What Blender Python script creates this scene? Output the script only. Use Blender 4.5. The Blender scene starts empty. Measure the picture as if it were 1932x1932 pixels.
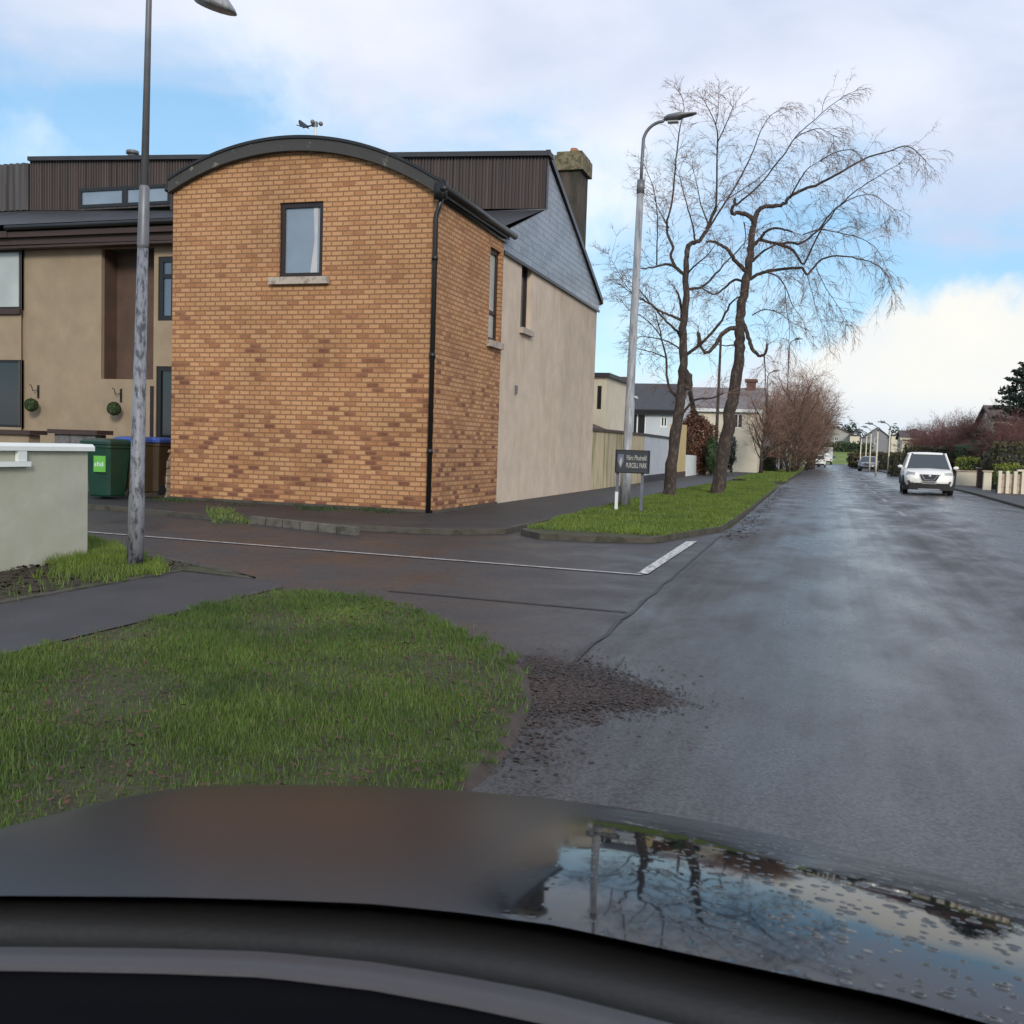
import bpy, math, random
import numpy as np
from mathutils import Vector, Matrix
R=random.Random(7); NR=np.random.default_rng(7)
sc=bpy.context.scene; C=sc.collection
# ------------------------------------------------------------------ camera
F=1900.; CH=1.4; AZ=math.radians(17.36); ROLL=0.032; PIT=math.atan((966-841)/F)
f0=Vector((-math.sin(AZ)*math.cos(PIT),math.cos(AZ)*math.cos(PIT),-math.sin(PIT)))
_r=Vector((math.cos(AZ),math.sin(AZ),0)); _u=_r.cross(f0)
r0=_r*math.cos(ROLL)+_u*math.sin(ROLL); u0=_u*math.cos(ROLL)-_r*math.sin(ROLL)
CAM=Vector((0,0,CH))
cd=bpy.data.cameras.new("camera"); cam=bpy.data.objects.new("camera",cd); C.objects.link(cam)
cd.sensor_width=36; cd.lens=36*F/1932; cd.clip_end=5000; cd.clip_start=0.05
m=Matrix.Identity(4)
for i in range(3): m[i][0]=r0[i]; m[i][1]=u0[i]; m[i][2]=-f0[i]; m[i][3]=CAM[i]
cam.matrix_world=m; sc.camera=cam
cd.dof.use_dof=True; cd.dof.focus_distance=24; cd.dof.aperture_fstop=13
def ray(x,y): return f0+r0*((x-966)/F)-u0*((y-966)/F)
def G(x,y,z=0.): d=ray(x,y); return CAM+d*((z-CH)/d.z)
def PX(x,y,X): d=ray(x,y); return CAM+d*(X/d.x)
def PY(x,y,Y): d=ray(x,y); return CAM+d*(Y/d.y)
# ------------------------------------------------------------------ light
SUN_EL=math.radians(24); SUN_AZ=math.radians(152)   # azimuth clockwise from +Y
w=bpy.data.worlds.new("World"); sc.world=w; w.use_nodes=True
nt=w.node_tree; N=nt.nodes; L=nt.links; N.clear()
def nd(t,**k):
    n=N.new(t)
    for a,b in k.items(): setattr(n,a,b)
    return n
out=nd('ShaderNodeOutputWorld'); bg=nd('ShaderNodeBackground'); bg.inputs[1].default_value=0.11
sky=nd('ShaderNodeTexSky',sky_type='NISHITA',sun_disc=False,sun_elevation=SUN_EL,sun_rotation=SUN_AZ,altitude=20,air_density=1.0,dust_density=0.6,ozone_density=2.0)
tc=nd('ShaderNodeTexCoord'); sep=nd('ShaderNodeSeparateXYZ'); L.new(tc.outputs['Generated'],sep.inputs[0])
def mth(op,a,b=None,c=None,clamp=False):
    n=nd('ShaderNodeMath',operation=op,use_clamp=clamp)
    for i,v in enumerate((a,b,c)):
        if v is None: continue
        if hasattr(v,'name'): L.new(v,n.inputs[i])
        else: n.inputs[i].default_value=v
    return n.outputs[0]
X_,Y_,Z_=sep.outputs
zz=mth('ADD',mth('MAXIMUM',Z_,0.0),0.16)
comb=nd('ShaderNodeCombineXYZ'); L.new(mth('DIVIDE',X_,zz),comb.inputs[0]); L.new(mth('DIVIDE',Y_,zz),comb.inputs[1])
def noise(vec,scale,detail,rough,dist=0.,off=(0,0,0)):
    mp=nd('ShaderNodeMapping'); mp.inputs['Location'].default_value=off; L.new(vec,mp.inputs[0])
    n=nd('ShaderNodeTexNoise'); n.inputs['Scale'].default_value=scale; n.inputs['Detail'].default_value=detail
    n.inputs['Roughness'].default_value=rough; n.inputs['Distortion'].default_value=dist
    L.new(mp.outputs[0],n.inputs['Vector']); return n.outputs[0]
n1=noise(comb.outputs[0],0.9,6,0.5,0.3,(2.3,1.1,0)); n2=noise(comb.outputs[0],2.2,7,0.55,0.4,(5.3,7.1,0))
n3=noise(tc.outputs['Generated'],9.0,8,0.55,0.2,(1,4,2)); n4=noise(tc.outputs['Generated'],3.2,6,0.5,0.3,(4,1,7))
def sstep(v,a,b):
    n=nd('ShaderNodeMapRange',interpolation_type='SMOOTHSTEP'); L.new(v,n.inputs[0])
    n.inputs[1].default_value=a; n.inputs[2].default_value=b; return n.outputs[0]
# upper altocumulus sheet above a wandering edge, lower cumulus bank near the horizon
el_n=mth('ADD',Z_,mth('MULTIPLY',mth('SUBTRACT',n2,0.5),0.30))
el_n=mth('ADD',el_n,mth('MULTIPLY',mth('SUBTRACT',n3,0.5),0.09))
edge=mth('ADD',mth('MULTIPLY',X_,-0.17),0.220)
upper=sstep(mth('SUBTRACT',el_n,edge),-0.06,0.085)
lowz=mth('ADD',Z_,mth('MULTIPLY',mth('SUBTRACT',n3,0.5),0.16))
lowz=mth('ADD',lowz,mth('MULTIPLY',mth('SUBTRACT',n4,0.5),0.10))
lowedge=mth('ADD',mth('MULTIPLY',X_,0.16),0.115)
lower=sstep(mth('SUBTRACT',lowedge,lowz),-0.012,0.022)
def mixc(f,a,b):
    n=nd('ShaderNodeMix',data_type='RGBA')
    if hasattr(f,'name'): L.new(f,n.inputs[0])
    else: n.inputs[0].default_value=f
    for i,v in ((6,a),(7,b)):
        if hasattr(v,'name'): L.new(v,n.inputs[i])
        else: n.inputs[i].default_value=(*v,1)
    return n.outputs[2]
thin=mth('MULTIPLY',mth('ADD',sstep(n1,0.42,0.72),sstep(n3,0.5,0.75)),0.5)
skyc=mixc(0.35,sky.outputs[0],(3.2,6.6,9.6))
c=mixc(thin,skyc,(7.0,7.8,8.6))
upc=mixc(sstep(n2,0.35,0.66),(5.9,6.35,7.6),(4.9,5.4,6.8))
upc=mixc(sstep(n1,0.42,0.68),upc,(7.0,7.2,7.9))
c=mixc(mth('MULTIPLY',upper,0.93),c,upc)
lc=mixc(sstep(n4,0.36,0.60),(7.7,7.5,6.9),(6.0,6.5,7.3)); lc=mixc(mth('MULTIPLY',sstep(n3,0.45,0.7),0.5),lc,(7.7,7.5,7.0))
lc=mixc(mth('MULTIPLY',mth('SUBTRACT',1.0,sstep(mth('ADD',Z_,mth('MULTIPLY',mth('SUBTRACT',n4,0.5),0.12)),0.015,0.06)),0.75),lc,(5.5,6.3,7.1)); c=mixc(mth('MULTIPLY',lower,0.95),c,lc)
L.new(c,bg.inputs[0]); L.new(bg.outputs[0],out.inputs[0])
sd=bpy.data.lights.new("sun",'SUN'); sd.energy=1.8; sd.angle=math.radians(14); sd.color=(1,.93,.82)
so=bpy.data.objects.new("sun",sd); C.objects.link(so)
sdir=Vector((math.sin(SUN_AZ)*math.cos(SUN_EL),math.cos(SUN_AZ)*math.cos(SUN_EL),math.sin(SUN_EL)))
so.rotation_euler=sdir.to_track_quat('Z','Y').to_euler(); so.location=(10,-20,30)
sc.view_settings.view_transform='Standard'; sc.view_settings.look='None'; sc.view_settings.exposure=0.28; sc.view_settings.gamma=1
# ------------------------------------------------------------------ materials
def nodes(m): return m.node_tree.nodes,m.node_tree.links
def mat(name,col,rough=.7,var=.25,scale=3.,bump=0.,bscale=40.,metal=0.,coat=0.,spec=.5,col2=None,sx=(1,1,1),detail=6,emit=None,estr=0.):
    m=bpy.data.materials.new(name); m.use_nodes=True; N,L=nodes(m); b=N['Principled BSDF']
    b.inputs['Roughness'].default_value=rough; b.inputs['Metallic'].default_value=metal
    b.inputs['Coat Weight'].default_value=coat; b.inputs['Specular IOR Level'].default_value=spec
    tc=N.new('ShaderNodeTexCoord'); mp=N.new('ShaderNodeMapping'); mp.inputs['Scale'].default_value=sx; L.new(tc.outputs['Object'],mp.inputs[0])
    n=N.new('ShaderNodeTexNoise'); n.inputs['Scale'].default_value=scale; n.inputs['Detail'].default_value=detail; n.inputs['Roughness'].default_value=.6
    L.new(mp.outputs[0],n.inputs['Vector'])
    r=N.new('ShaderNodeValToRGB'); r.color_ramp.elements[0].position=.32; r.color_ramp.elements[1].position=.68
    c2=col2 or tuple(x*(1-var) for x in col); r.color_ramp.elements[0].color=(*c2,1); r.color_ramp.elements[1].color=(*(col if col2 else tuple(min(1,x*(1+var*.6)) for x in col)),1)
    L.new(n.outputs[0],r.inputs[0]); L.new(r.outputs[0],b.inputs['Base Color'])
    if bump:
        n2=N.new('ShaderNodeTexNoise'); n2.inputs['Scale'].default_value=bscale; n2.inputs['Detail'].default_value=4; L.new(mp.outputs[0],n2.inputs['Vector'])
        bp=N.new('ShaderNodeBump'); bp.inputs['Strength'].default_value=bump; bp.inputs['Distance'].default_value=.02; L.new(n2.outputs[0],bp.inputs['Height']); L.new(bp.outputs[0],b.inputs['Normal'])
    if emit: b.inputs['Emission Color'].default_value=(*emit,1); b.inputs['Emission Strength'].default_value=estr
    return m
def brickmat(name,bw,bh,ca,cb,mortar,thr=.5,ms=.014,grad=True,scale=1.,rs=(.9,1.9)):
    m=bpy.data.materials.new(name); m.use_nodes=True; N,L=nodes(m); b=N['Principled BSDF']; b.inputs['Roughness'].default_value=.85
    tc=N.new('ShaderNodeTexCoord'); br=N.new('ShaderNodeTexBrick'); L.new(tc.outputs['UV'],br.inputs['Vector'])
    br.inputs['Scale'].default_value=1; br.inputs['Brick Width'].default_value=bw; br.inputs['Row Height'].default_value=bh
    br.inputs['Mortar Size'].default_value=ms; br.inputs['Mortar Smooth'].default_value=.3
    br.inputs['Color1'].default_value=(0,0,0,1); br.inputs['Color2'].default_value=(1,1,1,1); br.inputs['Mortar'].default_value=(.5,.5,.5,1)
    n=N.new('ShaderNodeTexNoise'); n.inputs['Scale'].default_value=rs[0]; n.inputs['Detail'].default_value=5; n.inputs['Roughness'].default_value=.65; L.new(tc.outputs['UV'],n.inputs['Vector'])
    # chance of a red brick: patchy, commoner in the lower courses (laid that way)
    sp=N.new('ShaderNodeSeparateXYZ'); L.new(tc.outputs['UV'],sp.inputs[0])
    g=N.new('ShaderNodeMapRange'); L.new(sp.outputs[1],g.inputs[0]); g.inputs[1].default_value=0; g.inputs[2].default_value=5.5; g.inputs[3].default_value=.46 if grad else 0; g.inputs[4].default_value=-.06 if grad else 0
    a1=N.new('ShaderNodeMath'); a1.operation='ADD'; L.new(n.outputs[0],a1.inputs[0]); L.new(g.outputs[0],a1.inputs[1])
    a2=N.new('ShaderNodeMath'); a2.operation='SUBTRACT'; L.new(a1.outputs[0],a2.inputs[0]); a2.inputs[1].default_value=thr
    a3=N.new('ShaderNodeMath'); a3.operation='MULTIPLY_ADD'; L.new(a2.outputs[0],a3.inputs[0]); a3.inputs[1].default_value=rs[1]; a3.inputs[2].default_value=0.0
    a4=N.new('ShaderNodeMath'); a4.operation='ADD'; L.new(a3.outputs[0],a4.inputs[0]); L.new(br.outputs['Color'],a4.inputs[1])
    ramp=N.new('ShaderNodeValToRGB'); e=ramp.color_ramp.elements; e[0].position=.25; e[0].color=(*ca[0],1); e[1].position=1.0; e[1].color=(*cb[1],1)
    x=e.new(.55); x.color=(*ca[1],1); x=e.new(.8); x.color=(*cb[0],1)
    L.new(a4.outputs[0],ramp.inputs[0])
    mx=N.new('ShaderNodeMix'); mx.data_type='RGBA'; L.new(br.outputs['Fac'],mx.inputs[0]); L.new(ramp.outputs[0],mx.inputs[6]); mx.inputs[7].default_value=(*mortar,1)
    n3=N.new('ShaderNodeTexNoise'); n3.inputs['Scale'].default_value=30; L.new(tc.outputs['UV'],n3.inputs['Vector'])
    hv=N.new('ShaderNodeMix'); hv.data_type='RGBA'; hv.blend_type='MULTIPLY'; hv.inputs[0].default_value=.5; L.new(mx.outputs[2],hv.inputs[6]); L.new(n3.outputs[0],hv.inputs[7])
    n7=N.new('ShaderNodeTexNoise'); n7.inputs['Scale'].default_value=.7; n7.inputs['Detail'].default_value=6; L.new(tc.outputs['UV'],n7.inputs['Vector'])
    m7=N.new('ShaderNodeMapRange'); L.new(n7.outputs[0],m7.inputs[0]); m7.inputs[1].default_value=.3; m7.inputs[2].default_value=.6; m7.inputs[3].default_value=1.08; m7.inputs[4].default_value=1.42
    gm=N.new('ShaderNodeVectorMath'); gm.operation='SCALE'; L.new(m7.outputs[0],gm.inputs[3]); L.new(hv.outputs[2],gm.inputs[0])
    L.new(gm.outputs[0],b.inputs['Base Color'])
    bp=N.new('ShaderNodeBump'); bp.invert=True; bp.inputs['Strength'].default_value=.8; bp.inputs['Distance'].default_value=.01; L.new(br.outputs['Fac'],bp.inputs['Height']); L.new(bp.outputs[0],b.inputs['Normal'])
    return m
M={}
M['brick']=brickmat('golden_brick',.235,.0935,((.48,.265,.13),(.44,.23,.105)),((.38,.18,.082),(.18,.07,.04)),(.26,.13,.062),thr=.74,ms=.015,rs=(1.3,.62))
M['redbrick']=brickmat('dark_brick',.225,.075,((.16,.05,.03),(.13,.045,.03)),((.11,.04,.03),(.08,.03,.02)),(.15,.12,.1))
M['block']=brickmat('painted_block',.45,.225,((.30,.30,.24),(.30,.30,.24)),((.29,.29,.235),(.28,.28,.23)),(.27,.27,.215),ms=.01,grad=False)
def stained(name,c1,c2,scale=(1.2,1.2,.18),thr=(.5,.75),rough=.85):
    m=mat(name,c1,rough,.12,2.,.15,60.); N,L=nodes(m); b=N['Principled BSDF']; base=b.inputs['Base Color'].links[0].from_socket
    tc=N.new('ShaderNodeTexCoord'); mp=N.new('ShaderNodeMapping'); mp.inputs['Scale'].default_value=scale; L.new(tc.outputs['Object'],mp.inputs[0])
    n=N.new('ShaderNodeTexNoise'); n.inputs['Scale'].default_value=1.6; n.inputs['Detail'].default_value=7; n.inputs['Roughness'].default_value=.65; L.new(mp.outputs[0],n.inputs['Vector'])
    r=N.new('ShaderNodeMapRange'); r.inputs[1].default_value=thr[0]; r.inputs[2].default_value=thr[1]; L.new(n.outputs[0],r.inputs[0])
    mx=N.new('ShaderNodeMix'); mx.data_type='RGBA'; L.new(r.outputs[0],mx.inputs[0]); L.new(base,mx.inputs[6]); mx.inputs[7].default_value=(*c2,1); L.new(mx.outputs[2],b.inputs['Base Color'])
    return m
M['render']=stained('gable_render',(.58,.48,.385),(.42,.33,.23),(1.0,1.0,.3),(.52,.82))
M['yardwall']=stained('yard_render',(.52,.44,.29),(.22,.20,.08),(1.5,1.5,.2),(.5,.66))
M['tan']=stained('tan_render',(.32,.25,.17),(.28,.215,.145),(1,1,.6))
M['tandark']=mat('brown_panel',(.10,.062,.045),.8,.2,2.)
M['pale']=mat('cream_paint',(.68,.62,.48),.8,.08,2.)
M['palegrey']=mat('pale_grey_paint',(.52,.55,.58),.75,.08,1.5)
M['white']=mat('white_paint',(.72,.76,.74),.6,.06,2.)
M['fascia']=stained('lichen_fascia',(.05,.05,.048),(.22,.22,.19),(3,3,3),(.60,.72),.8)
M['black']=mat('black_plastic',(.014,.013,.013),.35,.1,5)
M['darkbrown']=mat('dark_brown_frame',(.022,.012,.012),.4,.15,4)
M['brownwood']=mat('brown_soffit',(.055,.032,.028),.6,.25,3,sx=(.3,1,6))
M['roofdark']=mat('dark_roof_felt',(.035,.036,.042),.55,.2,2,.2,30)
M['rib']=mat('ribbed_cladding',(.10,.070,.058),.42,.5,5.,sx=(1.8,1.8,.02),col2=(.028,.024,.026))
M['ribpale']=mat('ribbed_cladding_faded',(.075,.07,.07),.45,.6,4.,sx=(1.2,1.2,.04))
M['slate']=brickmat('wet_slate',.28,.16,((.25,.28,.32),(.22,.25,.29)),((.20,.23,.27),(.17,.20,.24)),(.10,.12,.14),ms=.008,grad=False)
M['slate'].node_tree.nodes['Principled BSDF'].inputs['Roughness'].default_value=.28
M['tile']=mat('brown_tile',(.075,.05,.04),.7,.3,6,.3,20)
M['chim']=stained('mossy_render',(.085,.065,.05),(.03,.03,.02),(2,2,.5),(.4,.6))
M['chimcap']=stained('mossy_cap',(.20,.17,.10),(.07,.065,.035),(4,4,4),(.45,.6))
M['terra']=mat('terracotta',(.33,.14,.06),.8,.2,5)
M['sill']=stained('concrete_sill',(.44,.38,.32),(.24,.2,.17),(5,5,5),(.5,.65))
def glassmat(name,col,rough=.06):
    return mat(name,col,rough,.15,1.2,spec=.9,detail=2)
M['pane']=glassmat('window_pane',(.10,.135,.18)); M['panedark']=glassmat('dark_pane',(.012,.014,.018)); M['panepale']=glassmat('pale_pane',(.42,.45,.43),.15)
M['paneblue']=glassmat('sky_painted_pane',(.22,.27,.33)); M['curtain']=mat('curtain',(.5,.5,.52),.8,.1,3)  # blue panes carry the sky's reflection in their base colour
M['galv']=stained('galvanised_steel',(.34,.35,.36),(.15,.16,.18),(8,8,1.2),(.42,.62),.45)
M['galvold']=stained('weathered_steel',(.20,.21,.235),(.045,.047,.06),(12,12,4.5),(.48,.60),.5)
M['steel']=mat('grey_steel',(.16,.165,.18),.45,.2,5,metal=.3)
M['signpost']=mat('sign_post_paint',(.13,.145,.18),.5,.2,5)
M['signbg']=mat('sign_face',(.035,.04,.05),.5,.1,5); M['signtx']=mat('sign_lettering',(.42,.42,.38),.6,.1,9)
M['concrete']=stained('kerb_concrete',(.075,.066,.052),(.032,.033,.018),(3,3,3),(.45,.62))
M['bark']=stained('birch_bark',(.044,.033,.029),(.12,.10,.08),(7,7,3),(.50,.68),.95)
M['twig']=mat('twigs',(.15,.09,.07),.9,.3,3); M['twigpale']=mat('pale_twigs',(.22,.135,.10),.9,.3,2)
M['twigbrown']=mat('brown_twigs',(.17,.105,.078),.9,.35,.8); M['twigred']=mat('red_twigs',(.15,.07,.06),.9,.35,.8)
M['binG']=mat('green_bin_plastic',(.010,.045,.028),.4,.2,4); M['binB']=mat('brown_bin_plastic',(.05,.032,.016),.45,.2,4)
M['blue']=mat('blue_lid_plastic',(.03,.07,.28),.4,.2,4); M['sticker']=mat('green_sticker',(.12,.42,.06),.6,.1,8); M['stickerw']=mat('sticker_print',(.5,.65,.55),.6,.4,60)
M['stone']=stained('painted_stone',(.50,.40,.32),(.25,.18,.14),(5,5,5),(.5,.62)); 
M['rubber']=mat('tyre_rubber',(.012,.012,.013),.8,.2,9); M['alloy']=mat('alloy',(.35,.36,.38),.35,.1,5,metal=.8)
M['carwhite']=mat('white_car_paint',(.78,.77,.72),.35,.04,2,coat=.6); M['carsilver']=mat('grey_car_paint',(.22,.25,.30),.3,.05,2,coat=.6)
M['cardark']=mat('dark_car_paint',(.02,.024,.035),.3,.05,2,coat=.6)
M['screen']=glassmat('windscreen_glass',(.035,.045,.05),.05)
M['lamp']=mat('headlamp_lens',(.6,.62,.65),.2,.05,9,spec=.9)
M['lit']=mat('running_light',(1,1,1),.3,0,1,emit=(1,.95,.85),estr=2.0)
M['tail']=mat('tail_light',(.25,.01,.01),.3,.1,5); M['plate']=mat('plate_face',(.30,.30,.29),.5,.05,9); M['platetx']=mat('plate_print',(.02,.02,.03),.5,0,1)
M['dash']=mat('dash_plastic',(.052,.050,.054),.55,.1,3,.1,120); M['dashblack']=mat('dash_black',(.003,.003,.004),.9,.1,3,spec=.08)  # dash black: shade of the unlit car interior put into the colour
M['cowl']=mat('cowl_plastic',(.022,.023,.025),.6,.15,3,.1,80)
# foliage
def leafmat(name,c1,c2,tr=.25):
    m=mat(name,c1,.6,.3,1.2,col2=c2); N,L=nodes(m); b=N['Principled BSDF']; base=b.inputs['Base Color'].links[0].from_socket
    oi=N.new('ShaderNodeNewGeometry'); mx=N.new('ShaderNodeMix'); mx.data_type='RGBA'; mx.blend_type='MULTIPLY'; mx.inputs[0].default_value=.6
    rr=N.new('ShaderNodeMapRange'); L.new(oi.outputs['Random Per Island'],rr.inputs[0]); rr.inputs[3].default_value=.45; rr.inputs[4].default_value=1.5
    L.new(base,mx.inputs[6]); L.new(rr.outputs[0],mx.inputs[7]); L.new(mx.outputs[2],b.inputs['Base Color'])
    t=N.new('ShaderNodeBsdfTranslucent'); L.new(mx.outputs[2],t.inputs[0]); ms=N.new('ShaderNodeMixShader'); ms.inputs[0].default_value=tr
    L.new(b.outputs[0],ms.inputs[1]); L.new(t.outputs[0],ms.inputs[2]); L.new(ms.outputs[0],N['Material Output'].inputs[0]); return m
M['grass']=leafmat('grass_blades',(.125,.19,.034),(.05,.095,.02)); M['grassfar']=leafmat('verge_blades',(.17,.24,.035),(.085,.14,.024))
M['soilgrass']=mat('mossy_soil',(.055,.068,.020),.9,.4,2.8,.8,40,col2=(.034,.026,.014))
M['leafbrown']=leafmat('dead_leaves',(.055,.029,.019),(.024,.016,.013),.05)
M['hedge']=leafmat('hedge_leaves',(.045,.085,.022),(.025,.05,.016)); M['hedgey']=leafmat('golden_hedge_leaves',(.24,.28,.03),(.14,.19,.02))
M['hedgeo']=leafmat('olive_leaves',(.10,.085,.035),(.06,.055,.025)); M['hedgeb']=leafmat('beech_leaves',(.16,.075,.04),(.09,.04,.025))
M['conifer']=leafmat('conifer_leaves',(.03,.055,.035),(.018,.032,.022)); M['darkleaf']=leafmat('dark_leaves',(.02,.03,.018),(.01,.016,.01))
M['topiary']=leafmat('topiary_leaves',(.05,.10,.03),(.03,.06,.02))
M['ground']=mat('far_ground',(.07,.085,.03),.9,.3,.05)
M['path']=mat('footpath_tar',(.036,.036,.040),.6,.35,1.5,.35,90); M['pathdark']=mat('worn_footpath',(.026,.026,.027),.6,.4,1.2,.35,90)
M['linewhite']=stained('road_paint',(.60,.60,.56),(.09,.09,.09),(9,9,9),(.50,.58),.5)
M['linethin']=stained('thin_road_paint',(.42,.41,.40),(.12,.11,.11),(7,7,7),(.5,.62),.5)
def roadmat(name,c1,c2,wet=(.16,.62)):
    m=mat(name,c1,.5,.3,.7,col2=c2); N,L=nodes(m); b=N['Principled BSDF']; base=b.inputs['Base Color'].links[0].from_socket
    tc=N.new('ShaderNodeTexCoord')
    v=N.new('ShaderNodeTexVoronoi'); v.inputs['Scale'].default_value=55; L.new(tc.outputs['Object'],v.inputs['Vector'])
    mr=N.new('ShaderNodeMapRange'); L.new(v.outputs['Distance'],mr.inputs[0]); mr.inputs[1].default_value=0;mr.inputs[2].default_value=.8; mr.inputs[3].default_value=1.8; mr.inputs[4].default_value=.35
    mx=N.new('ShaderNodeMix'); mx.data_type='RGBA'; mx.blend_type='MULTIPLY'; mx.inputs[0].default_value=1; L.new(base,mx.inputs[6]); L.new(mr.outputs[0],mx.inputs[7]); L.new(mx.outputs[2],b.inputs['Base Color'])
    mp=N.new('ShaderNodeMapping'); mp.inputs['Scale'].default_value=(1.0,.38,1) if wet[0]<.3 else (1.0,.8,1); L.new(tc.outputs['Object'],mp.inputs[0])
    n=N.new('ShaderNodeTexNoise'); n.inputs['Scale'].default_value=1.1; n.inputs['Detail'].default_value=8; n.inputs['Roughness'].default_value=.62; n.inputs['Distortion'].default_value=.3; L.new(mp.outputs[0],n.inputs['Vector'])
    r=N.new('ShaderNodeMapRange'); L.new(n.outputs[0],r.inputs[0]); r.inputs[1].default_value=.36; r.inputs[2].default_value=.66; r.inputs[3].default_value=wet[1]; r.inputs[4].default_value=wet[0]; L.new(r.outputs[0],b.inputs['Roughness'])
    if wet[0]<.3:   # worn wheel tracks: thin lengthwise streaks, smoother and paler than the rest
        mp2=N.new('ShaderNodeMapping'); mp2.inputs['Scale'].default_value=(5.,.07,1); L.new(tc.outputs['Object'],mp2.inputs[0]); n8=N.new('ShaderNodeTexNoise'); n8.inputs['Scale'].default_value=1.; n8.inputs['Detail'].default_value=7; L.new(mp2.outputs[0],n8.inputs['Vector'])
        r8=N.new('ShaderNodeMapRange'); L.new(n8.outputs[0],r8.inputs[0]); r8.inputs[1].default_value=.35; r8.inputs[2].default_value=.65; r8.inputs[3].default_value=.92; r8.inputs[4].default_value=1.10
        m8=N.new('ShaderNodeMix'); m8.data_type='RGBA'; m8.blend_type='MULTIPLY'; m8.inputs[0].default_value=1; L.new(mx.outputs[2],m8.inputs[6]); L.new(r8.outputs[0],m8.inputs[7]); L.new(m8.outputs[2],b.inputs['Base Color'])
        sx8=N.new('ShaderNodeSeparateXYZ'); L.new(tc.outputs['Object'],sx8.inputs[0]); w8=N.new('ShaderNodeMath'); w8.operation='MULTIPLY_ADD'; L.new(sx8.outputs[0],w8.inputs[0]); w8.inputs[1].default_value=2*math.pi/3.4; w8.inputs[2].default_value=-.6
        c8=N.new('ShaderNodeMath'); c8.operation='COSINE'; L.new(w8.outputs[0],c8.inputs[0]); k8=N.new('ShaderNodeMath'); k8.operation='MULTIPLY_ADD'; L.new(c8.outputs[0],k8.inputs[0]); k8.inputs[1].default_value=.28; k8.inputs[2].default_value=1.0
        d8=N.new('ShaderNodeMath'); d8.operation='DIVIDE'; L.new(r.outputs[0],d8.inputs[0]); L.new(k8.outputs[0],d8.inputs[1])
        q8=N.new('ShaderNodeMath'); q8.operation='DIVIDE'; L.new(d8.outputs[0],q8.inputs[0]); L.new(r8.outputs[0],q8.inputs[1]); L.new(q8.outputs[0],b.inputs['Roughness'])
    n2=N.new('ShaderNodeTexNoise'); n2.inputs['Scale'].default_value=110; n2.inputs['Detail'].default_value=3; L.new(tc.outputs['Object'],n2.inputs['Vector'])
    n5=N.new('ShaderNodeTexNoise'); n5.inputs['Scale'].default_value=2.2; n5.inputs['Detail'].default_value=3; L.new(tc.outputs['Object'],n5.inputs['Vector'])
    bp=N.new('ShaderNodeBump'); bp.inputs['Strength'].default_value=.28; bp.inputs['Distance'].default_value=.007; L.new(n2.outputs[0],bp.inputs['Height'])
    bq=N.new('ShaderNodeBump'); bq.inputs['Strength'].default_value=.25; bq.inputs['Distance'].default_value=.02; L.new(n5.outputs[0],bq.inputs['Height']); L.new(bp.outputs[0],bq.inputs['Normal']); L.new(bq.outputs[0],b.inputs['Normal'])
    return m
M['road']=roadmat('wet_asphalt',(.048,.046,.045),(.034,.033,.033),(.21,.50)); M['sideroad']=roadmat('side_road_asphalt',(.048,.044,.044),(.032,.029,.029),(.34,.62))
M['tar']=mat('tar_joint',(.010,.010,.011),.5,.2,9)
M['debris']=mat('wet_leaf_mulch',(.045,.028,.020),.7,.5,7,.8,40)
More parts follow.
